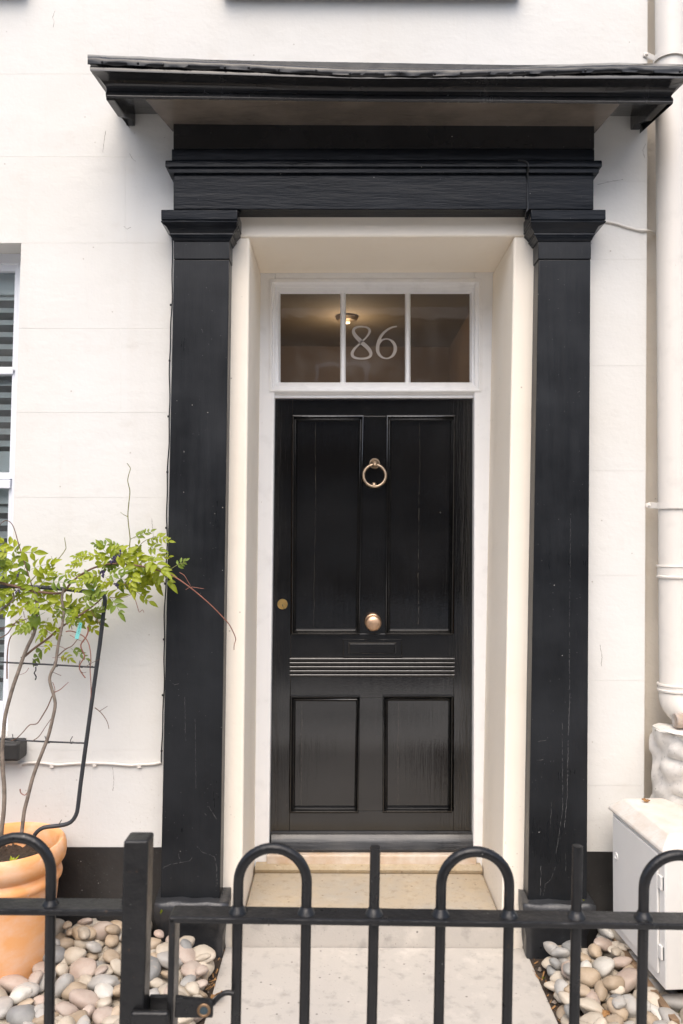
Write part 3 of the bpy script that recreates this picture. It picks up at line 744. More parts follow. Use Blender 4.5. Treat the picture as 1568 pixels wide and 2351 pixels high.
# entablature
MB().levels([(480.6,398,1363,-0.0805),(400,398,1363,-0.0805)], -0.002).build('architrave', M['beam_black'], sur, bevel=0.003)
MB().levels([(399.5,393,1369,-0.086),(396,387,1375,-0.095),(385.5,387,1375,-0.095),(384.5,382,1380,-0.101),(382,379.5,1382,-0.106),(371,379.5,1382,-0.106),(368.5,381,1380.5,-0.104)], -0.002).build('architrave_moulding', M['beam_black'], sur, smooth=25)
MB().levels([(368,394,1365,-0.087),(342,394,1365,-0.087)], -0.002).build('frieze', M['beam_black'], sur, bevel=0.003)
MB().levels([(341.4,398,1364.5,-0.079),(280,398,1364.5,-0.079)], -0.002).build('upper_frieze', M['canopy_black'], sur, bevel=0.002)

# ------------------------------------------------------------------ canopy
can = thing('door_canopy', (0.155, -0.15, pt(784, 240, -0.3).z), 'black painted flat canopy over the door with moulded fascia and crinkled lead edge', 'canopy')
NS = 60
def lerp(a, b, t): return a + (b - a) * t
def curve(keys, t):
    for (t0, v0), (t1, v1) in zip(keys, keys[1:]):
        if t <= t1: return lerp(v0, v1, (t - t0) / (t1 - t0) if t1 > t0 else 0)
    return keys[-1][1]
# profile rows: (vleft/vmid/vright keys, uleft, uright, yfront)
fas = [([(0,226),(.45,234),(1,240)],246,1542,-0.292), ([(0,225),(.45,233),(1,239)],244,1544,-0.308), ([(0,220),(.45,228),(1,234)],242.5,1545.5,-0.313), ([(0,214),(.45,222),(1,227)],242.5,1545.5,-0.312),
       ([(0,210.5),(.45,219),(1,223.5)],245,1543,-0.306), ([(0,208),(.45,217),(1,222)],247,1541,-0.301), ([(0,200),(.45,209),(1,213)],243,1545,-0.303), ([(0,190),(.45,201),(1,204)],236,1552,-0.311), ([(0,180),(.45,193),(1,195)],228,1560,-0.325),
       ([(0,171),(.45,187),(1,188)],219,1568,-0.343), ([(0,165),(.45,183),(1,183)],212,1576,-0.356), ([(0,163),(.45,182),(1,181)],208,1580,-0.362), ([(0,162),(.45,180.5),(1,180)],207,1581,-0.366), ([(0,155),(.45,175),(1,174)],206,1582,-0.366), ([(0,152),(.45,172),(1,171)],207,1581,-0.363)]
mb = MB(); loops = []
for keys, ul, ur, yf in fas:
    row = [pt(lerp(ul, ur, s/NS), curve(keys, s/NS), yf) for s in range(NS + 1)]
    # returns at both ends, going back to the wall
    l0, r0 = row[0], row[-1]
    loops.append([Vector((l0.x, -0.002, l0.z + 0.05))] + row + [Vector((r0.x, -0.002, r0.z + 0.05))])
mb.loft(loops, close=False, caps=False)
mb.build('fascia', M['fascia_black'], can, smooth=32)
# lead edge, crinkled
rnd = random.Random(11); loops = []
NL = 150
topk = [(0,131),(.12,138),(.25,145),(.43,158),(.58,160),(.7,156),(.8,153),(.88,150),(1,154)]
def wob(t, s): return noise.noise(Vector((t*18, s*7.3, 2.2)))*1.3 + noise.noise(Vector((t*52, s*3.1, 7)))*0.9
rowsL = []
for k, (dv, yf) in enumerate(((17, -0.367), (14.5, -0.3715), (9, -0.372), (3, -0.3725), (0, -0.369), (-3, -0.34), (-6, -0.30))):
    row = []
    for s in range(NL + 1):
        t = s / NL; v = curve(topk, t) + dv + (wob(t, k*0.25) * (1.0 if k < 2 else 0.75))
        if k == 0: v += abs(noise.noise(Vector((t*33, 5, 1)))) * 2
        y = yf + noise.noise(Vector((t*40, k*0.8, 3)))*0.0028
        row.append(pt(lerp(201, 1587, t), v, y))
    rowsL.append(row)
MB().loft(rowsL, close=False, caps=False).build('lead_edge', M['lead'], can, smooth=60)
for s in range(20):
    t = (s + 0.5 + rnd.uniform(-.2,.2)) / 20
    c = pt(lerp(201, 1587, t), curve(topk, t) + 10 + rnd.uniform(-1.5,1.5), -0.372)
    MB().lathe([(0.0045,0),(0.0042,0.003),(0.002,0.0048),(0.0003,0.005)], c, 'Y', 8).build('nail', M['lead'], can, smooth=60)
# lead roof sheet
fl, frr = pt(205, 133, -0.34), pt(1583, 156, -0.34)
zb = max(fl.z, frr.z) + 0.03
MB().add([fl, frr, Vector((frr.x, -0.001, zb)), Vector((fl.x, -0.001, zb)), fl - Vector((0,0,.02)), frr - Vector((0,0,.02)), Vector((frr.x, -0.001, zb-.02)), Vector((fl.x, -0.001, zb-.02))],
    [(0,1,2,3),(7,6,5,4),(0,4,5,1),(1,5,6,2),(2,6,7,3),(3,7,4,0)]).build('lead_roof', M['lead'], can, smooth=0)
# soffit
A, B = pt(333, 229, -0.288), pt(1424, 239, -0.288)
C, D = pt(1366, 307, -0.003), pt(396, 303, -0.003)
up = Vector((0, 0, 0.035))
MB().add([A, B, C, D, A+up, B+up, C+up, D+up], [(3,2,1,0),(4,5,6,7),(0,1,5,4),(1,2,6,5),(2,3,7,6),(3,0,4,7)]).build('soffit', M['soffit_black'], can, bevel=0.003)
# roof boarding visible beside the soffit
A, B = pt(250, 222, -0.288), pt(1540, 234, -0.288)
zz = pt(320, 262, -0.003).z
Cc, Dd = Vector((B.x, -0.003, zz)), Vector((A.x, -0.003, zz)); up = Vector((0, 0, 0.02))
MB().add([A, B, Cc, Dd, A+up, B+up, Cc+up, Dd+up], [(3,2,1,0),(4,5,6,7),(0,1,5,4),(1,2,6,5),(2,3,7,6),(3,0,4,7)]).build('roof_boarding', M['canopy_black'], can, smooth=0)
# end brackets
for x0, x1, uf, vf, vb in ((-0.835, -0.805, 249, 230, 295), (1.112, 1.142, 1517, 240, 299)):
    f = pt(uf, vf, -0.285); bk = pt(784, vb, -0.003)
    prof = [(-0.286, f.z), (-0.14, (f.z+bk.z)/2 - 0.006), (-0.05, bk.z + 0.004), (-0.022, bk.z - 0.003), (-0.003, bk.z + 0.006), (-0.003, zz + 0.02), (-0.286, f.z + 0.05)]
    MB().loft([[Vector((x, y, z)) for y, z in prof] for x in (x0, x1)]).build('bracket', M['canopy_black'], can, bevel=0.003)

# ------------------------------------------------------------------ cables
def clip_at(parent, p, mat, s=0.0036): MB().box(p.x-s, p.x+s, p.y-s*0.6, p.y+s, p.z-s*1.2, p.z+s*1.2).build('cable_clip', mat, parent, bevel=0.0015, seg=1)
cab = thing('wall_cable', pt(370, 1751, 0), 'thin cable down the left edge of left pilaster, turning left along the wall', 'cable')
pts_ = [pt(396.5 - (v-545)*0.0205 + 1.2*sin(v*0.021) + 0.8*sin(v*0.057), v, -0.012) for v in range(548, 1748, 24)] + [pt(370, 1750, -0.008)]
MB().tube(pts_, 0.0026, 6, 1).build('black_run', M['cable_black'], cab)
for v in range(700, 1740, 128): clip_at(cab, pt(395 - (v-545)*0.0205, v, -0.012), M['cable_black'])
wl = [(370,1750),(352,1754),(322,1755),(300,1757),(262,1754),(214,1752),(168,1753),(132,1756),(100,1752),(70,1751),(46,1754)]
MB().tube([pt(u, v, -0.006) for u, v in wl], 0.0052, 7, 2).build('painted_run', M['cable_paint'], cab)
for u, v in ((320,1756),(217,1753),(119,1756),(45,1755)): clip_at(cab, pt(u, v+2, -0.007), M['cable_paint'], 0.007)
cab2 = thing('wall_cable', pt(1390, 508, 0), 'short cream painted cable sagging from right capital to the downpipe', 'cable')
MB().tube([pt(u, v, -0.005) for u, v in ((1384,507),(1398,510),(1414,513),(1432,519),(1450,524),(1466,528),(1484,529))] + [pt(u, v, 0.055) for u, v in ((1502,534),(1522,541))], 0.005, 7, 2).build('painted_run', M['cable_paint'], cab2)
cab3 = thing('lintel_cable', pt(1211, 480, -0.08), 'thin black painted wire crossing the entablature above the right pilaster', 'cable')
MB().tube([pt(u, v, y) for u, v, y in ((1190,369,-0.107),(1204,370,-0.108),(1212,376,-0.109),(1213,386,-0.108),(1211,400,-0.090),(1212,420,-0.083),(1211,452,-0.083),(1212,478,-0.084),(1208,488,-0.082),(1206,503,-0.05))], 0.0033, 6, 2).build('wire', M['cable_black'], cab3)
# bead of black filler along the inner edge of each pilaster, left open: the paint line itself is ragged
for nm, us, lab in (('sealant_bead', (530,512), 'ragged black paint edge along the inner side of left pilaster'), ('sealant_bead', (1225,1201), 'ragged black paint edge along the inner side of right pilaster')):
    pass

# ------------------------------------------------------------------ downpipe
pipe = thing('downpipe', (1.252, -0.03, 0.9), 'cream painted cast iron downpipe at right edge running down to a low wall', 'downpipe')
px, py_, pr = 1.253, -0.035, 0.052
zsh = pt(1545, 1592, py_).z
MB().tube([(px, py_, z) for z in (3.9, 3.2, 2.6, 2.0, 1.5, 1.1, zsh)], pr, 28).build('pipe', M['cable_paint'], pipe, smooth=60)
def collar(z0, z1, nm='collar'):
    MB().lathe([(pr,z0),(pr+.007,z0),(pr+.008,z0+.006),(pr+.004,z0+.010),(pr+.004,z1-.010),(pr+.008,z1-.006),(pr+.007,z1),(pr,z1)], (px, py_, 0), n=28).build(nm, M['cable_paint'], pipe, smooth=40)
collar(pt(1545,1328,py_-.05).z, pt(1545,1298,py_-.05).z); collar(pt(1545,1592,py_-.05).z, pt(1545,1574,py_-.05).z)
MB().tube([(px,py_,zsh),(px+.004,py_-.004,zsh-.03),(px+.03,py_-.012,zsh-.062),(px+.075,py_-.02,zsh-.078),(px+.13,py_-.03,zsh-.085)], pr+.002, 24, 2).build('shoe', M['cable_paint'], pipe, smooth=60)
for vband, vear in ((118, 138), (1160, 1161)):
    zb_ = pt(1545, vband, py_-.05).z; ze = pt(1500, vear, 0.03).z
    loops = []
    for k in range(25):
        a = pi + pi*(k-2)/20
        base = Vector((px + (pr+.004)*cos(a), py_ + (pr+.004)*sin(a), zb_ ))
        o = Vector((cos(a), sin(a), 0)) * 0.004
        h = Vector((0, 0, 0.012))
        loops.append([base - h, base - h + o, base + h + o, base + h])
    br = MB().loft(loops).build('bracket', M['cable_paint'], pipe, smooth=30)
    e = pt(1502, vear, 0.0); st = Vector((px-pr-.006, py_-0.002, zb_))
    e = Vector((1.178, -0.004, ze))
    MB().loft([[st + Vector((0,0,-.011)), st + Vector((0,-.005,-.011)), st + Vector((0,-.005,.011)), st + Vector((0,0,.011))], [e + Vector((0,.005,-.012)), e + Vector((0,-.003,-.012)), e + Vector((0,-.003,.012)), e + Vector((0,.005,.012))], [e + Vector((-.014,.005,-.006)), e + Vector((-.014,-.003,-.006)), e + Vector((-.014,-.003,.006)), e + Vector((-.014,.005,.006))]]).build('bracket_ear', M['cable_paint'], br, bevel=0.002, seg=1)
    MB().lathe([(0.006,0),(0.006,0.003),(0.003,0.0055),(0.0003,0.006)], e + Vector((-.002,-.003,0)), 'Y', 10).build('bolt', M['cable_paint'], br, smooth=50)

# ------------------------------------------------------------------ low rubble wall
gw = thing('garden_wall', (1.4, -0.5, 0), 'low whitewashed rubble dividing wall under the downpipe at right', 'wall')
def lumpy(name, foot, z0, z1, mat, parent, cuts=(26, 12), amp=0.022, seed=0.0):
    loops = []; n = len(foot); per = []
    for i in range(n):
        a, b = Vector(foot[i]), Vector(foot[(i+1) % n]); m = max(2, int((b-a).length / 0.018))
        per += [a.lerp(b, j/m) for j in range(m)]
    cen = sum(per, Vector((0,0))) / len(per)
    H = max(3, int((z1-z0)/0.018))
    for k in range(H + 1):
        z = lerp(z0, z1, k/H); loops.append([Vector((p.x, p.y, z)) for p in per])
    for q_ in (0.93, 0.75, 0.5, 0.2, 0.02): loops.append([Vector((cen.x+(p.x-cen.x)*q_, cen.y+(p.y-cen.y)*q_, z1)) for p in per])
    mb = MB().loft(loops, caps=False)
    for v in mb.v:
        s_ = v*1.0
        if name == 'wall_core':
            dd, _pp = noise.voronoi(Vector((s_.x*4, s_.y*7.5, s_.z*10)))
            e_ = min(1.0, max(0.0, (dd[1]-dd[0])*3.2)); e_ = e_*e_*(3-2*e_)
            v += Vector((-0.024*e_, 0, 0.010*e_ if s_.z > z1-0.001 else 0))
        v += noise.noise_vector(s_*7 + Vector((seed,0,0)))*amp + noise.noise_vector(s_*19)*amp*0.6 + noise.noise_vector(s_*45)*amp*0.3
    return mb.build(name, mat, parent, smooth=60)
lumpy('wall_core', [(1.178,-0.012),(1.195,-0.11),(1.235,-0.20),(1.29,-0.34),(1.31,-1.70),(1.62,-1.70),(1.62,-0.012)], -0.08, 0.835, M['rubble'], gw, amp=0.009)
cp = pt(1545, 1640, -0.10)
tl = MB().lathe([(0.0005,0.004),(0.020,0.001),(0.028,0),(0.031,0.008),(0.031,0.12),(0.0005,0.12)], (0,0,0), n=20)
tl.v = [Vector((1.228 + v.z, -0.10 + v.y, 0.872 + v.x*0.9)) for v in tl.v]
tag(tl.build('pipe_fragment', M['stonepipe'], None, bevel=0.002), 'brown broken clay pipe lying on the low wall under the downpipe shoe', 'pipe fragment')

# ------------------------------------------------------------------ meter cabinet
cabn = thing('meter_cabinet', (1.11, -0.3, 0.1), 'cream meter cabinet with sloping lid edges standing against the low wall at right', 'cabinet')
A2, B2 = Vector((0.998, -0.10)), Vector((1.030, -0.495))
dx = Vector((0.175, 0.012)); dxn = Vector((0.30, 0.02))
def foot(z, o=0.0):
    ax = (B2 - A2).normalized(); nx = Vector((-ax.y, ax.x)) * (1 if True else -1)
    nx = Vector((ax.y, -ax.x))             # points to the left of the cabinet
    a = A2 + nx*o - ax*o; b = B2 + nx*o + ax*o
    c = B2 + dxn - nx*0 + ax*o; d = A2 + dx - ax*o
    return [Vector((p.x, p.y, z)) for p in (a, b, c, d)]
cb = MB().loft([foot(0.115), foot(0.545)]).build('body', M['cabinet'], cabn, bevel=0.006)
lid = MB().loft([foot(0.5455, 0.012), foot(0.556, 0.012), foot(0.596, -0.030)]).build('lid', M['cabinet_top'], cabn, bevel=0.005, seg=3)
ax = (B2 - A2).normalized(); nx = Vector((ax.y, -ax.x))
def on_face(s, z, o=0.0):
    p = A2 + ax * s + nx * o
    return Vector((p.x, p.y, z))
L_ = (B2 - A2).length
dr = MB().loft([[on_face(0.022, z, 0.001), on_face(L_-0.035, z, 0.001), on_face(L_-0.035, z, 0.009), on_face(0.022, z, 0.009)] for z in (0.150, 0.532)]).build('cabinet_door', M['cabinet'], cabn, bevel=0.003)
for z in (0.225, 0.445):
    MB().loft([[on_face(L_-0.033, zz_, 0.0), on_face(L_-0.012, zz_, 0.0), on_face(L_-0.012, zz_, 0.008), on_face(L_-0.033, zz_, 0.008)] for zz_ in (z-0.022, z+0.022)]).build('hinge', M['cabinet'], cabn, bevel=0.002)
    MB().loft([[on_face(L_-0.011, zz_, 0.0), on_face(L_-0.007, zz_, 0.0), on_face(L_-0.007, zz_, 0.001), on_face(L_-0.011, zz_, 0.001)] for zz_ in (z-0.02, z+0.02)]).build('hinge_slot', M['ink'], cabn, smooth=0)
lkp = on_face(0.055, 0.40, 0.009)
lm = MB().lathe([(0.013,0),(0.013,0.003),(0.010,0.004),(0.008,0.001),(0.0005,0.001)], (0,0,0), 'Y', 20)
lm.v = [lkp + Vector((ax.x*v.x, ax.y*v.x, v.z)) + Vector((nx.x, nx.y, 0))*(-v.y) for v in lm.v]
lm.build('cabinet_lock', M['cabinet'], dr, smooth=30)
bd = MB().loft([[on_face(-0.02, z, 0.0), on_face(L_+0.10, z, 0.03), on_face(L_+0.10, z, 0.005), on_face(-0.02, z, -0.02)] for z in (0.0, 0.085)])
tag(bd.build('timber_board', M['plank'], None, bevel=0.003), 'brown weathered board on edge along the foot of meter cabinet', 'board')

# ------------------------------------------------------------------ railings and gate
YC = -1.77; YF = -1.79
def rod(pts_, r=0.0083, nm='rod', parent=None):
    return MB().tube(pts_, r, 14).build(nm, M['iron'], parent, smooth=60)
def rodpts(u, vtop, lean, vbot=3340):
    # lean in picture units per unit of height, measured about v = 2100
    return [pt(u - lean*(v-2100), v, YC) for v in (vtop, vbot)]
def hoop(ul, ur, vtop, lean, parent, vbot=3340, tilt=0.0):
    r = (ur-ul)/2; cu = (ul+ur)/2; cv = vtop + r + 12
    f = lambda u, v: pt(u - lean*(v-2100), v + tilt*(u-cu), YC)
    P = [f(ul, v) for v in (vbot, 2600, 2200, cv+30)] + [f(cu - r*cos(a), cv - r*sin(a)) for a in [pi*k/20 for k in range(21)]] + [f(ur, v) for v in (cv+30, 2200, 2600, vbot)]
    o = rod(P, nm='hoop', parent=parent)
    return o
def weld(parent, u, v, lean=0):
    c = pt(u, v, YC)
    MB().lathe([(0.015,-0.003),(0.0135,0.001),(0.0105,0.005),(0.0085,0.009)], c, n=14).build('weld', M['iron'], parent, smooth=60)
def rail(u0, v0, u1, v1, parent, nm='rail', th=0.010):
    a, b = pt(u0, v0, YF), pt(u1, v1, YF)
    t = Vector((0, 0, -th)); d = Vector((0, 0.042, 0))
    return MB().loft([[a, a+d, a+d+t, a+t], [b, b+d, b+d+t, b+t]]).build(nm, M['iron'], parent, bevel=0.0025)
fence = thing('railing', pt(150, 3300, YC), 'black hoop topped iron railing with square gate post in front of the terracotta pot', 'railing')
rail(-560, 2084, 284, 2090, fence)
rail(-560, 3190, 284, 3190, fence)
hoop(-41, 116, 1911, 0.012, fence); rod(rodpts(-198, 1915, 0.012), parent=fence); hoop(-513, -356, 1911, 0.012, fence)
for u in (-41, 116, -198): weld(fence, u, 2076 if u < 0 else 2077)
a, b = pt(283, 1931, YF - 0.004), pt(340, 1931, YF - 0.004)
a2, b2 = pt(272, 2351, YF - 0.004), pt(330, 2351, YF - 0.004)
zb_ = -0.05; k = (a2.x - a.x) / (a2.z - a.z)
lo = []
for z in (a.z, zb_):
    x0 = a.x + k*(z - a.z); x1 = b.x + k*(z - a.z)
    lo.append([Vector((x0, a.y, z)), Vector((x1, a.y, z)), Vector((x1, a.y + 0.041, z)), Vector((x0, a.y + 0.041, z))])
post = MB().loft(lo).build('post', M['iron'], fence, bevel=0.004, seg=3)
# latch keeper welded to the post
c0, c1 = pt(300, 2322, YF - 0.012), pt(388, 2372, YF - 0.012)
MB().box(c0.x, c1.x, YF - 0.016, YF - 0.004, c1.z, c0.z).build('latch_keeper', M['iron'], fence, bevel=0.005, seg=3)
c0, c1 = pt(345, 2281, YC + 0.02), pt(392, 2330, YC + 0.02)
MB().box(c0.x, c1.x, YC + 0.012, YC + 0.02, c1.z, c0.z).build('keeper_back', M['iron'], fence, bevel=0.002)

gate = thing('garden_gate', pt(900, 3300, YC), 'black hoop topped iron garden gate crossing the path in front of the door', 'gate')
LN = 0.020
gt = lambda u: 2106 + (u - 395) * 0.0138
rail(387, gt(387), 1790, gt(1790), gate); rail(360, 3170, 1770, 3190, gate)
a = pt(387, gt(387)+3, YF); a2 = pt(387 - LN*(3180-2100), 3190, YF)
MB().loft([[a, a+Vector((.010,0,0)), a+Vector((.010,.042,0)), a+Vector((0,.042,0))], [a2, a2+Vector((.010,0,0)), a2+Vector((.010,.042,0)), a2+Vector((0,.042,0))]]).build('stile', M['iron'], gate, bevel=0.0025)
a = pt(1780, gt(1780)+3, YF); a2 = pt(1780 - LN*(3180-2100), 3190, YF)
MB().loft([[a, a+Vector((.010,0,0)), a+Vector((.010,.042,0)), a+Vector((0,.042,0))], [a2, a2+Vector((.010,0,0)), a2+Vector((.010,.042,0)), a2+Vector((0,.042,0))]]).build('stile', M['iron'], gate, bevel=0.0025)
for ul, ur, vt in ((546, 703, 1935), (1011.5, 1168, 1943), (1477, 1634, 1951)):
    hoop(ul, ur, vt, 0.018, gate, tilt=0.012)
for u, vt in ((858.5, 1944), (1323, 1942)):
    rod(rodpts(u, vt, 0.020), parent=gate)
for u in (546, 703, 858.5, 1011.5, 1168, 1323, 1477): weld(gate, u, gt(u) - 17)
# latch: flat plate with a rusty eye and a curled finger
c0, c1 = pt(402, 2292, YF-0.004), pt(489, 2338, YF-0.004)
lt = MB().prism([(402,2288),(430,2292),(489,2298),(488,2338),(400,2338)], YF-0.004, YF+0.004).build('latch', M['iron'], gate, bevel=0.002)
c = pt(468, 2320, YF-0.0045)
lp = []
for i in range(25):
    a = 2*pi*i/24
    o = Vector((cos(a), 0, sin(a)))
    lp.append([c + o*(0.0085 + 0.0024*cos(2*pi*j/8)) + Vector((0, -0.0018*sin(2*pi*j/8), 0)) for j in range(8)])
MB().loft(lp, caps=False).build('latch_eye', M['rust'], lt, smooth=60)
MB().lathe([(0.0065,0.0005),(0.0005,0.0007)], c, 'Y', 16).build('latch_hole', M['ink'], lt, smooth=0)
MB().tube([pt(u, v, YF+0.004) for u, v in ((488,2305),(494,2297),(503,2288),(514,2281),(526,2279),(536,2281))], 0.0042, 8, 2).build('latch_finger', M['iron'], lt, smooth=60)

# ------------------------------------------------------------------ terracotta pot
PC = Vector((-1.167, -0.228, 0.0)); PZ = 0.472; PRR = 0.196
pot = thing('plant_pot', PC, 'large terracotta pot with rolled rim and whitish bloom, holding the climber', 'pot')
k = PRR
MB().lathe([(0.10,0.0),(0.142,0.0),(0.146,0.01),(0.158,0.15),(0.168,0.27),(0.1735,PZ-0.142),(0.178,PZ-0.136),(0.184,PZ-0.128),(0.186,PZ-0.118),(0.183,PZ-0.106),(0.176,PZ-0.098),(0.173,PZ-0.092),
            (0.176,PZ-0.086),(0.186,PZ-0.078),(k,PZ-0.062),(k+.003,PZ-0.045),(k+.002,PZ-0.022),(k-.002,PZ-0.008),(k-.009,PZ),(k-.018,PZ-0.003),(k-.025,PZ-0.012),(k-.031,PZ-0.05),(k-.035,PZ-0.12),(0.10,PZ-0.13)], PC, n=72).build('pot_body', M['terracotta'], pot, smooth=50)
bm = bmesh.new(); bmesh.ops.create_grid(bm, x_segments=44, y_segments=44, size=0.165)
for v in list(bm.verts):
    if v.co.length > 0.164: bm.verts.remove(v)
for v in bm.verts:
    q_ = v.co*30; v.co = PC + v.co + Vector((0,0,PZ-0.075 + noise.noise(q_)*0.012 + noise.noise(q_*2.7)*0.008 + noise.noise(q_*7)*0.004))
me = bpy.data.meshes.new('soil'); bm.to_mesh(me); bm.free(); me.materials.append(M['soil']); tag(link(bpy.data.objects.new('soil', me), pot), kind='stuff')

# ------------------------------------------------------------------ plant support
TY = -0.20
tre = thing('plant_support', PC + Vector((0,0,PZ-0.08)), 'black tubular plant support with thin cross wires standing in the terracotta pot', 'plant support')
uc = 33.0
right = [(82,1935),(78,1921),(86,1909),(100,1900),(122,1897),(145,1894),(163,1887),(174,1872),(179,1852),(185,1800),(200,1690),(215,1580),(229,1480),(238,1405),(241,1380),(238,1366),(226,1360)]
frm = [pt(u, v, TY) for u, v in right] + [pt(u, v, TY) for u, v in ((180,1356),(120,1350),(60,1347),(0,1346),(-60,1348))]
left = [pt(2*uc-u, v, TY) for u, v in reversed(right)]
MB().tube(frm + left, 0.0073, 10, 1).build('frame', M['tube_black'], tre, smooth=60)
MB().tube([pt(u, v, TY) for u, v in ((-160,1510),(0,1520),(100,1525),(218,1532))], 0.0031, 7, 1).build('cross_wire', M['tube_black'], tre, smooth=60)
MB().tube([pt(u, v, TY) for u, v in ((-130,1692),(0,1697),(90,1702),(194,1706))], 0.0031, 7, 1).build('cross_wire', M['tube_black'], tre, smooth=60)
for (u, v, w_) in ((208,1531,1),(82,1527,1),(51,1523,1),(128,1529,1),(186,1531,1),(110,1704,1),(163,1705,1),(34,1700,1),(136,1896,1)):
    c = pt(u, v, TY); mb = MB()
    mb.tube([c + Vector((0.007*cos(a), 0.006*sin(a), 0.002*sin(a*2))) for a in [2*pi*k/10 for k in range(11)]], 0.0016, 5)
    mb.tube([c, c + Vector((random.uniform(-.006,.008), -.006, .010)), c + Vector((random.uniform(-.01,.012), -.008, .024))], 0.0014, 5)
    mb.build('cable_tie', M['cable_black'], tre, smooth=60)
c = pt(82, 1531, TY)
MB().tube([c, c+Vector((.002,-.004,-.012)), c+Vector((-.004,-.003,-.022)), c+Vector((.003,-.002,-.034)), c+Vector((-.001,0,-.046))], 0.0024, 6, 1).build('string_end', M['cable_black'], tre)

# ------------------------------------------------------------------ climber
vine = thing('climbing_wisteria', PC + Vector((0,0,PZ-0.08)), 'leafy lime green climber with bare woody stems spreading over the plant support', 'climber')
C6 = lambda x, y: (0.3598*x, 1018.7 + 0.3598*y)
def st(pts6, r, mat, nm='stem', Y=-0.205, conv=True, wig=0.0, ys=None, sm=2):
    P = []
    for i, p in enumerate(pts6):
        u, v = C6(*p) if conv else p
        P.append(pt(u, v, ys[i] if ys else Y + random.uniform(-wig, wig)))
    n = len(P)
    rr = [lerp(r[0], r[1], i/(n-1)) for i in range(n)] if isinstance(r, tuple) else r
    return MB().tube(P, rr, 7, sm).build(nm, M[mat], vine, smooth=70)
st([(2,1935),(4,1905),(9,1860),(10,1813),(7,1770),(5,1723),(8,1690),(11,1651),(20,1612),(32,1571),(43,1540),(54,1508),(66,1480),(78,1455),(82,1430),(85,1400),(84,1375),(80,1350)], (0.0078,0.0058), 'bark', conv=False, Y=-0.215)
st([(47,1935),(52,1895),(56,1862),(63,1834),(74,1790),(86,1755),(99,1722),(111,1690),(121,1650),(127,1615),(120,1585),(114,1561),(118,1543),(127,1526),(131,1500),(134,1479),(139,1455),(143,1435),(146,1405),(142,1375),(146,1352)], (0.0070,0.0045), 'bark', conv=False, Y=-0.222)
st([(155,1360),(220,1305),(310,1240),(370,1185),(430,1145),(530,1080),(600,1030),(650,985)], (0.0042,0.0028), 'twig')
st([(-20,880),(50,900),(110,912),(200,938),(290,950),(350,955),(410,945),(450,890),(510,842),(570,805),(640,780),(720,765),(800,768),(880,778),(950,792),(1020,812),(1090,838)], (0.0050,0.0026), 'twig', Y=-0.215)
st([(1085,832),(1140,865),(1220,922),(1290,980),(1360,1043),(1430,1116),(1460,1150),(1480,1185),(1498,1225),(1504,1252),(1495,1280),(1493,1315)], (0.0024,0.0013), 'shoot', 'shoot', ys=[-0.2,-0.2,-0.2,-0.195,-0.185,-0.17,-0.16,-0.15,-0.14,-0.13,-0.125,-0.12])
st([(825,690),(828,640),(830,600),(822,530),(816,460),(821,390),(829,310),(822,270),(815,235),(822,195),(832,160),(824,143),(811,125)], (0.0021,0.0012), 'green_shoot', 'shoot')
st([(818,468),(800,458),(785,450),(768,436)], (0.0014,0.0008), 'green_shoot', 'shoot')
st([(195,880),(260,810),(330,780),(370,740),(415,680),(420,655),(413,610),(414,598)], (0.0020,0.0011), 'green_shoot', 'shoot')
st([(203,905),(180,830),(150,740),(125,660),(105,590),(90,540),(70,505),(40,490),(10,505),(-20,540)], (0.0021,0.0012), 'twig', 'twig')
st([(0,1065),(40,1035),(70,1010),(90,985),(80,940)], (0.0040,0.0030), 'bark')
st([(0,1240),(50,1210),(90,1150),(140,1130),(190,1110)], (0.0022,0.0014), 'twig', 'twig')
st([(0,1185),(50,1165),(100,1140),(140,1100)], (0.0016,0.0010), 'twig', 'twig')
st([(45,1500),(45,1400),(50,1310),(70,1230),(130,1185),(190,1145),(230,1110)], (0.0026,0.0016), 'twig', 'twig')
st([(420,1200),(450,1195),(500,1210),(545,1240),(570,1290),(580,1370),(575,1440),(580,1520),(580,1640)], (0.0022,0.0015), 'shoot', 'twig')
st([(560,1170),(562,1200),(545,1240),(515,1285),(530,1330),(540,1360),(515,1400),(508,1440),(545,1495)], (0.0028,0.0020), 'shoot', 'twig')
st([(365,1360),(420,1310),(460,1290),(500,1240)], (0.0022,0.0014), 'twig', 'twig')
st([(460,1185),(455,1150),(470,1110)], (0.0014,0.001), 'twig', 'twig')
st([(845,945),(860,985),(880,1050),(890,1075),(910,1060),(918,1078)], (0.0014,0.0008), 'shoot', 'twig')
st([(700,980),(760,985),(810,975),(850,955)], (0.0011,0.0008), 'twig', 'twig')
st([(845,940),(820,915),(790,880)], (0.0013,0.001), 'shoot', 'twig')
st([(580,1060),(600,1100),(630,1140),(660,1165)], (0.0011,0.0008), 'shoot', 'twig')
st([(1145,822),(1175,840),(1200,880),(1215,905)], (0.0012,0.0008), 'shoot', 'twig')
st([(1185,932),(1215,915),(1260,920),(1302,926)], (0.0010,0.0007), 'shoot', 'twig')
st([(340,750),(326,715)], (0.0010,0.0007), 'green_shoot', 'twig')
st([(830,610),(860,595),(885,580),(915,567)], (0.0013,0.0009), 'green_shoot', 'twig')
st([(1090,800),(1120,780),(1150,765),(1190,760)], (0.0013,0.0008), 'green_shoot', 'twig')
st([(870,680),(905,635),(940,612),(1000,590)], (0.0013,0.0009), 'green_shoot', 'twig')
st([(390,1480),(320,1450)], (0.001, 0.001), 'twig', 'twig')
C7 = lambda x, y: (0.3598*x, 1488.8 + 0.3598*y)
st([C7(345,290), C7(330,310), C7(305,370), C7(270,430), C7(235,480), C7(190,487), C7(150,530), C7(110,570), C7(70,590)], (0.0024,0.0014), 'twig', 'twig', conv=False)
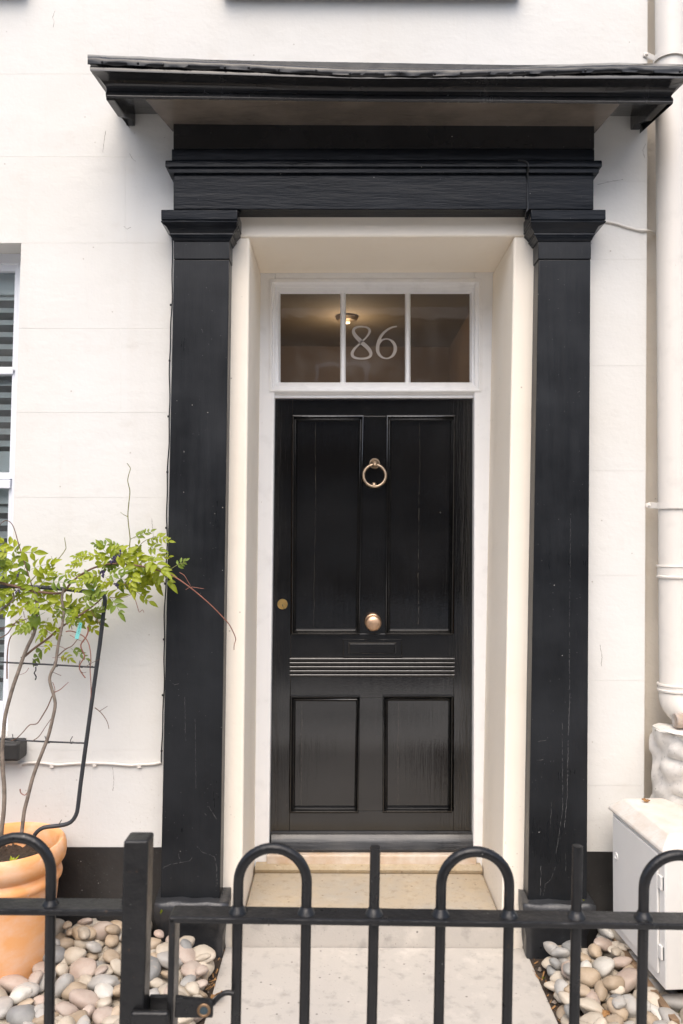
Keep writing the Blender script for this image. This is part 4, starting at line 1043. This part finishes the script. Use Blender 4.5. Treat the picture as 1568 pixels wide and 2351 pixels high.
st([C7(345,280), C7(380,265), C7(410,240), C7(437,215)], (0.0018,0.001), 'shoot', 'twig', conv=False)
st([C7(215,585), C7(250,560), C7(290,500), C7(325,450)], (0.0017,0.001), 'twig', 'twig', conv=False)
st([C7(605,378), C7(640,405), C7(668,440), C7(687,475), C7(695,513)], (0.0017,0.001), 'twig', 'twig', conv=False)
st([C7(632,402), C7(660,385), C7(686,368)], (0.0012,0.0008), 'twig', 'twig', conv=False)
st([C7(335,215), C7(350,260), C7(345,330)], (0.0014,0.001), 'shoot', 'twig', conv=False)
st([C7(128,897), C7(132,920), C7(160,936), C7(182,905)], (0.0022,0.0014), 'shoot', 'twig', conv=False)
for _ in range(16):
    x, y = random.uniform(60, 620), random.uniform(1050, 1450)
    a = random.uniform(0, 2*pi); l = random.uniform(40, 110)
    st([(x,y),(x+cos(a)*l*.5+random.uniform(-10,10), y+sin(a)*l*.5+random.uniform(-10,10)),(x+cos(a)*l, y+sin(a)*l)], (0.0011,0.0007), random.choice(['shoot','twig']), 'twig', wig=0.02, sm=1)

def leaf_mesh(n_pairs, L, lw, seed, droop):
    """pinnate leaf along +X: paired leaflets plus one at the tip; normal +Z"""
    rnd = random.Random(seed); vs, fs = [], []
    def stalk(t): return Vector((L*t, 0.03*L*sin(t*3+seed), -droop*L*t*t))
    def leaflet(base, d, ln, wd, tilt):
        d = d.normalized(); side = Vector((-d.y, d.x, 0)).normalized()
        k = len(vs); rows_ = ((0,0.05),(0.18,0.62),(0.42,1.0),(0.66,0.82),(0.86,0.42),(1.0,0.03))
        for t, w_ in rows_:
            c = base + d*ln*t + Vector((0,0,-ln*0.32*t*t*tilt))
            lift = Vector((0,0,wd*0.35*w_))
            vs.extend([c - side*wd*w_*0.5 + lift, c, c + side*wd*w_*0.5 + lift])
        for r_ in range(len(rows_)-1):
            a = k + r_*3
            fs.extend([(a,a+1,a+4,a+3),(a+1,a+2,a+5,a+4)])
    for i in range(n_pairs):
        t = 0.25 + 0.62*i/max(1,n_pairs-1) + rnd.uniform(-.04,.04)
        for s in (-1, 1):
            ang = s*(R(60) - R(18)*t + rnd.uniform(-.4,.4))
            ln = lw*(0.75 + 0.4*sin(pi*min(1,t+0.1)))*rnd.uniform(.85,1.12)
            leaflet(stalk(t), Vector((cos(ang), sin(ang), 0)), ln, ln*rnd.uniform(.46,.60), rnd.uniform(.4,1.5))
    leaflet(stalk(1.0), Vector((1, rnd.uniform(-.15,.15), -.1)), lw*1.15, lw*0.5, 1.0)
    k = len(vs)
    for i in range(7):
        c = stalk(i/6)
        vs.extend([c + Vector((0,0.0009,0)), c + Vector((0,-0.0009,0)), c + Vector((0,0,-0.0014))])
    for i in range(6):
        a = k + i*3
        for j in range(3): fs.append((a+j, a+(j+1)%3, a+3+(j+1)%3, a+3+j))
    me = bpy.data.meshes.new('leaf'); me.from_pydata([tuple(v) for v in vs], [], fs)
    me.polygons.foreach_set('use_smooth', [True]*len(me.polygons)); me.update(); return me
LM = [leaf_mesh(3, 0.060, 0.034, 1, 0.25), leaf_mesh(4, 0.078, 0.032, 2, 0.35), leaf_mesh(2, 0.045, 0.036, 3, 0.2), leaf_mesh(4, 0.080, 0.028, 4, 0.5), leaf_mesh(3, 0.064, 0.038, 5, 0.5), leaf_mesh(5, 0.070, 0.024, 6, 0.4)]
LMd = [m.copy() for m in LM]
for m in LM: m.materials.append(M['leaf'])
for m in LMd: m.materials.append(M['leaf_dark'])
spots = [(60,640,150),(25,690,180),(190,690,10),(155,800,250),(240,780,30),(320,830,0),(430,830,-10),(120,830,170),(60,880,200),(240,905,-20),(200,945,260),(40,985,250),(525,700,165),(500,755,190),(650,640,170),(740,670,20),(800,700,-20),(680,700,150),(720,765,230),(620,840,170),(700,880,210),(560,850,190),(500,915,200),(760,900,-40),(840,905,-60),(860,810,260),(900,760,-30),(960,735,15),(960,620,50),(1015,600,10),(985,665,20),(1020,720,-10),(935,850,250),(1045,840,-60),(1150,762,25),(890,582,25),(50,1070,200),(140,1030,190),(240,1045,160),(340,1025,30),(450,1055,10),(230,1105,230),(175,1170,200),(290,1155,250),(360,1205,270),(540,1120,-60),(620,1065,0),(740,1035,-35),(560,1010,40),(490,1320,-10),(420,1355,-50),(240,1355,230),(310,1290,240),(690,985,20),(430,1095,-30),(610,960,100),(350,1100,250),(10,740,170),(90,760,140),(20,830,190),(20,910,220),(280,870,60),(360,880,20),(150,880,130),(880,700,60),(790,740,-60),(840,850,270),(650,760,140),(580,720,150),(770,690,100),(950,800,-80),(1000,770,-30),(900,810,230),(400,1010,150),(480,1030,60),(520,1060,-20),(300,1000,120),(200,1010,160),(380,1060,240),(130,950,210),(70,930,160),(640,900,220),(720,830,40),(800,860,-20),(860,925,-50),(590,1090,-40),(470,1080,250),(260,1200,220),(210,1140,170),(100,700,60)]
rl = random.Random(21)
for (x, y, a) in spots + [(q_[0]+rl.uniform(-45,45), q_[1]+rl.uniform(-30,30), q_[2]+rl.uniform(-60,60)) for q_ in spots if 640 < q_[1] < 1200 and rl.random() < 0.12]:
    a = R(a + rl.uniform(-22, 22))
    d = Vector((cos(a), rl.uniform(-.55,.15), sin(a)*0.85)).normalized()
    nrm = Vector((rl.uniform(-.5,.5), -0.95+rl.uniform(-.3,.3), 0.55+rl.uniform(-.4,.3)))
    nrm = (nrm - d*nrm.dot(d)).normalized(); sd = nrm.cross(d)
    u, v = C6(x, y); Y = -0.205 + rl.uniform(-.055, .05)
    if x > 850: Y = -0.20 + rl.uniform(-.03, .04)
    k = rl.randrange(6); dark = rl.random() < 0.36
    s_ = rl.uniform(.5, 1.2) * (0.85 if y < 640 or x > 1100 else 1)
    o = bpy.data.objects.new('leaf', (LMd if dark else LM)[k]); COL.objects.link(o); o.parent = vine
    m = Matrix((d, sd, nrm)).transposed().to_4x4()
    m.translation = pt(u, v, Y) - d*0.035*s_ - vine.location
    o.matrix_local = m @ Matrix.Scale(s_, 4)
# flower buds
for (x, y, s_) in ((730,735,1.0),(768,712,.8),(655,825,.8),(745,905,.7),(245,1050,.7),(112,842,.6),(112,942,.6),(720,750,.8)):
    u, v = C6(x, y); c = pt(u, v, -0.215); mb = MB()
    for k in range(16):
        p = c + Vector((rl.gauss(0,.0065), rl.gauss(0,.005), rl.gauss(0,.0075)))*s_; r_ = 0.0042*s_*rl.uniform(.6,1.2)
        mb.lathe([(0.0003,-r_*1.3),(r_*.8,-r_*.5),(r_,0.1*r_),(r_*.6,r_),(0.0003,r_*1.5)], p, n=6)
    mb.build('flower_bud', M['flower'], vine, smooth=70)
# plant tags
def ptag(poly, Y, label):
    t = MB().prism([C6(*p) for p in poly], Y, Y+0.0012).build('plant_tag', M['tag'], None, smooth=0)
    return tag(t, label, 'tag')
ptag([(562,925),(602,920),(596,950),(578,978),(553,970),(566,948)], -0.232, 'small turquoise tag folded over top bar of plant support')
tg = ptag([(505,1140),(524,1143),(516,1190),(500,1248),(476,1244),(490,1190)], -0.222, 'long narrow turquoise tag hanging among the stems, lettered along its length')
ib = MB()
for k in range(7):
    y = 1152 + k*9; x = 513 - k*2.3
    ib.prism([C6(x-3,y),C6(x+4,y+1),C6(x+3,y+4),C6(x-4,y+3)], -0.2224, -0.2221)
ib.build('lettering', M['ink'], tg, smooth=0)
# small weeds in the pot
for (u, v) in ((10,1965),(30,1970),(105,1935),(115,1945),(125,1950)):
    c = pt(u, v-8, PC.y + rl.uniform(-.1,.02)); c.z = PZ - 0.06
    mb = MB()
    for k in range(5):
        a = rl.uniform(0, 2*pi); d = Vector((cos(a), sin(a), 0.8))*rl.uniform(.014,.024); s2 = Vector((-sin(a), cos(a), 0))*0.005
        mb.add([c, c+d*.5+s2, c+d, c+d*.5-s2], [(0,1,2,3)])
    mb.build('weed', M['leaf'], pot, smooth=0)

# ------------------------------------------------------------------ cobbles
peb_meshes = []
for k in range(14):
    rk = random.Random(100+k)
    bm = bmesh.new(); bmesh.ops.create_icosphere(bm, subdivisions=3, radius=1)
    for v in bm.verts:
        p = v.co.copy(); e = 2.0 + rk.random()*0.02
        n1 = noise.noise(p*0.9 + Vector((k*5.1, 0, 0)))*0.26 + noise.noise(p*2.1 + Vector((0, k*3.3, 0)))*0.07
        v.co = p*(1 + n1)
    me = bpy.data.meshes.new('cobble'); bm.to_mesh(me); bm.free()
    me.polygons.foreach_set('use_smooth', [True]*len(me.polygons)); peb_meshes.append(me)
bag = [i for i, p in enumerate(PEB) for _ in range(p[2])]
cache = {}
def cobble_mesh(k, ci):
    if (k, ci) not in cache:
        me = peb_meshes[k].copy(); me.materials.append(PEB[ci][1]); cache[(k, ci)] = me
    return cache[(k, ci)]
pot_c = Vector((PC.x, PC.y))
def in_pot(x, y, m): return (Vector((x, y)) - pot_c).length < 0.148 + m
def scatter(x0, x1, y0, y1, n, rmin, rmax, sep, rr, ok):
    out = []; tries = 0
    while len(out) < n and tries < 14000:
        tries += 1
        x, y = rr.uniform(x0, x1), rr.uniform(y0, y1); r = rmin + (rmax-rmin)*rr.random()**1.3
        if not ok(x, y, r): continue
        if any((x-a)**2 + (y-b)**2 < (sep*(r+c))**2 for a, b, c in out): continue
        out.append((x, y, r))
    return out
rp = random.Random(42)
COBBLES = []
def bed(x0, x1, y0, y1, ok, n1, n2, side, where):
    lay = [(p, 0) for p in scatter(x0, x1, y0, y1, n1, 0.020, 0.042, 0.86, rp, ok)] + [(p, 1) for p in scatter(x0, x1, y0, y1, n2, 0.020, 0.042, 0.90, rp, ok)] + [(p, 2) for p in scatter(x0, x1, y0, y1, n2 // 3, 0.015, 0.026, 1.5, rp, ok)]
    low = lay_low = []
    for (x, y, r), L2 in lay:
        ci = rp.choice(bag); k = rp.randrange(14)
        asp = rp.uniform(1.0, 1.7); fl = rp.uniform(.48, .80)
        size = 'large' if r > 0.034 else ('small' if r < 0.026 else 'middling')
        shape = 'oval' if asp > 1.25 else 'rounded'
        o = bpy.data.objects.new('cobble', cobble_mesh(k, ci)); COL.objects.link(o)
        z = (0.022, 0.056, 0.074)[L2] + rp.uniform(-.006, .008)
        edge = min(abs(x + 0.43), abs(x - 0.70)); z -= 0.020*max(0, 1 - edge/0.09)
        z += 0.036*min(1, max(0, (y + 0.36)/0.22))
        o.location = (x, y, z)
        o.rotation_euler = (rp.gauss(0, .33), rp.gauss(0, .33), rp.uniform(0, 2*pi))
        o.scale = (r*asp*1.08, r*1.08, r*fl*1.15)
        tag(o, f'{size} {shape} {PEB[ci][0]} cobble {where(x, y)}', 'cobble', side)
        COBBLES.append(o)
okL = lambda x, y, r: x + r*0.9 < -0.437 and not in_pot(x, y, r*0.7) and y + r < -0.006 and not (x > -0.73 and y + r > -0.115)
okR = lambda x, y, r: x - r*0.9 > 0.705 and y + r < -0.006 and not (x < 0.98 and y + r > -0.115)
def whereL(x, y):
    if x < -0.92: return 'around the foot of terracotta pot'
    if x > -0.62: return 'between gate post and path edge'
    return 'between pot and gate post' if y < -0.25 else 'beside the black plinth'
def whereR(x, y):
    if x > 1.0: return 'beside the meter cabinet'
    if x < 0.82: return 'along the right edge of path'
    return 'in the right bed' if y < -0.25 else 'near the foot of right pilaster'
bed(-1.36, -0.43, -0.66, -0.004, okL, 150, 120, 'cobbles in the left bed', whereL)
bed(0.70, 1.30, -0.66, -0.004, okR, 110, 90, 'cobbles in the right bed', whereR)
# grit between them
def grit(name, x0, x1, y0, y1, n, ok, label):
    mb = MB()
    for _ in range(n):
        x, y = rp.uniform(x0, x1), rp.uniform(y0, y1)
        if not ok(x, y, 0.006): continue
        r = rp.uniform(.004, .011); c = Vector((x, y, 0.0 + r*.5))
        mb.add([c+Vector((r,0,0)), c+Vector((0,r,0)), c+Vector((-r,0,0)), c+Vector((0,-r,0)), c+Vector((0,0,r*.8))], [(0,1,4),(1,2,4),(2,3,4),(3,0,4)])
    tag(mb.build(name, M['bark'], None), label, 'gravel', kind='stuff')
grit('gravel', -1.4, -0.43, -0.7, 0, 300, okL, 'grit and small gravel between the cobbles of left bed')
grit('gravel', 0.70, 1.3, -0.7, 0, 200, okR, 'grit and small gravel between the cobbles of right bed')

# ------------------------------------------------------------------ dry leaves and weeds
def dry_leaf(c, s, seed, label, curl=0.5):
    rr = random.Random(seed); bm = bmesh.new(); bmesh.ops.create_grid(bm, x_segments=10, y_segments=8, size=1)
    rz = Matrix.Rotation(rr.uniform(0, 2*pi), 3, 'Z') @ Matrix.Rotation(rr.uniform(-.6,.6), 3, 'X')
    for v in bm.verts:
        x, y = v.co.x, v.co.y
        w_ = (1 - abs(x)**1.8)*0.55*(1 + 0.25*sin(x*9+seed))
        p = Vector((x, y*w_, curl*y*y*0.5 + 0.18*sin(x*3+seed) + 0.12*noise.noise(Vector((x*2.5, y*2.5, seed)))))
        v.co = Vector(c) + rz @ (p*s)
    me = bpy.data.meshes.new('dead_leaf'); bm.to_mesh(me); bm.free(); me.materials.append(M['dead_leaf'])
    me.polygons.foreach_set('use_smooth', [True]*len(me.polygons))
    o = bpy.data.objects.new('dead_leaf', me); link(o); md = o.modifiers.new('thick', 'SOLIDIFY'); md.thickness = 0.0008
    return tag(o, label, 'leaf')
def gp(u, v, z):
    d = ROT @ Vector(((u-784)/F, -(v-1175.5)/F, -1)); return CAM + d*((z - CAM.z)/d.z)
dry_leaf(gp(200,2136,.055), .030, 3, 'crumpled golden brown dry leaf on cobbles near the black plinth', .9)
dry_leaf(gp(148,2150,.05), .028, 8, 'narrow orange brown dry leaf beside the foot of terracotta pot', .4)
dry_leaf(gp(1428,2168,.05), .042, 5, 'large curled dark brown dry leaf at the foot of meter cabinet', 1.0)
dry_leaf(gp(1288,2197,.05), .026, 6, 'small tan dry leaf beside the right edge of path', .5)
dry_leaf(gp(1420,2252,.055), .011, 12, 'tiny red brown dry leaf on a cobble in right bed', .5)
dry_leaf(gp(1390,2330,.05), .020, 14, 'pale tan dry leaf low in the right bed', .7)
dry_leaf(gp(472,2195,.04), .026, 17, 'slim rust brown dry leaf between left cobbles and path', .4)
dry_leaf(gp(498,2285,.03), .030, 19, 'thin rust brown leaf strip along the left edge of path', .3)
def litter(name, x0, x1, y0, y1, n, label):
    mb = MB()
    for _ in range(n):
        x, y = rp.uniform(x0, x1), rp.uniform(y0, y1); a = rp.gauss(pi/2, .7); l = rp.uniform(.006, .028); wd_ = rp.uniform(.0008, .003)
        c = Vector((x, y, rp.uniform(-.012, .004))); d = Vector((cos(a), sin(a), rp.uniform(-.3,.5)))*l; s2 = Vector((-sin(a), cos(a), .3))*wd_
        mb.add([c-d-s2, c+d-s2, c+d+s2, c-d+s2], [(0,1,2,3)])
    tag(mb.build(name, M['dead_leaf'], None, smooth=0), label, 'leaf litter', kind='stuff')
litter('leaf_litter', 0.698, 0.722, -0.62, -0.02, 60, 'fine dry leaf litter along the right edge of path')
litter('leaf_litter', -0.452, -0.430, -0.62, -0.02, 40, 'fine dry leaf litter along the left edge of path')
def weed(c, s, label, n=6):
    mb = MB(); c = Vector(c)
    for k in range(n):
        a = rp.uniform(0, 2*pi); d = Vector((cos(a)*.6, -abs(sin(a))*.5, rp.uniform(.5,1.1)))*s*rp.uniform(.6,1.1); s2 = Vector((-sin(a), cos(a), 0)).normalized()*s*.22
        mb.tube([c, c+d*.6], 0.0006, 4)
        mb.add([c+d*.55, c+d*.8+s2, c+d*1.15, c+d*.8-s2], [(0,1,2,3)])
    return tag(mb.build('weed', M['leaf'], None, smooth=0), label, 'weed')
dry_leaf((1.095, -0.17, 0.603), .014, 23, 'small brown leaf scrap lying on top of the meter cabinet', .5)
weed(pt(369, 2100, -0.13), .022, 'tiny green seedling against the black stone block left of the path', 3)
weed(pt(1340, 2068, -0.11), .013, 'tiny pale green seedling on the stone block under right pilaster', 4)
weed(gp(172,2118,.03), .018, 'small green weed among cobbles beside the pot', 5)
weed(gp(1213,2156,.01), .014, 'tiny yellow green weed at right back corner of path', 4)
weed(gp(1248,2248,.0), .014, 'tiny yellow green weed halfway along the right edge of path', 4)
mm = MB()
for _ in range(500):
    c = Vector((1.10 + rp.gauss(0,.05), -0.52 + rp.gauss(0,.05), rp.uniform(-.03,.05))); a = rp.uniform(0,2*pi); d = Vector((cos(a)*.6, sin(a)*.6, 1))*rp.uniform(.006,.014); s2 = Vector((-sin(a), cos(a), 0))*.003
    mm.add([c-s2, c+s2, c+d], [(0,1,2)])
tag(mm.build('moss', M['leaf_dark'], None, smooth=0), 'green moss clump below the front corner of meter cabinet', 'moss', kind='stuff')

# ------------------------------------------------------------------ which cobbles the photograph shows
bpy.context.view_layer.update()
dg = bpy.context.evaluated_depsgraph_get()
shown, hidden = [], []
for o in COBBLES:
    hits = 0
    me = o.data; mw = o.matrix_world
    for i in range(0, len(me.vertices), 9):
        p = mw @ me.vertices[i].co
        q_ = ROT.transposed() @ (p - CAM)
        if q_.z >= 0 or abs(q_.x / q_.z) > 784 / F or abs(q_.y / q_.z) > 1175 / F: continue
        d = p - CAM; L_ = d.length
        ok_, loc, nn, ix, ob, mm_ = sc.ray_cast(dg, CAM, d / L_, distance=L_ + 0.01)
        if ok_ and ob and ob.original == o: hits += 1
    o['_h'] = hits
    (shown if hits >= 3 else hidden).append(o)
mb = MB()
for o in hidden:
    mw = o.matrix_world; me = o.data
    mb.add([mw @ v.co for v in me.vertices], [tuple(p.vertices) for p in me.polygons])
    bpy.data.objects.remove(o)
tag(mb.build('cobble_underlayer', PEB[1][1], None, smooth=60), 'half buried cobbles beneath and beyond the visible ones', 'cobbles', kind='stuff')
byl = {}
for o in shown:
    del o['_h']; byl.setdefault(o['label'], []).append(o)
ORD = ['leftmost', 'second', 'third', 'fourth', 'fifth', 'sixth', 'seventh', 'eighth', 'ninth', 'tenth', 'eleventh', 'twelfth', 'thirteenth', 'fourteenth']
for lab, os_ in byl.items():
    if len(os_) == 1: continue
    os_.sort(key=lambda o: (o.location.x) / (o.location.y - CAM.y))
    for i, o in enumerate(os_):
        n = len(os_)
        o['label'] = lab + ', ' + (('left' if i == 0 else 'right') + ' one of two' if n == 2 else 'leftmost one' if i == 0 else 'rightmost one' if i == n-1 else ORD[i] + ' from left')
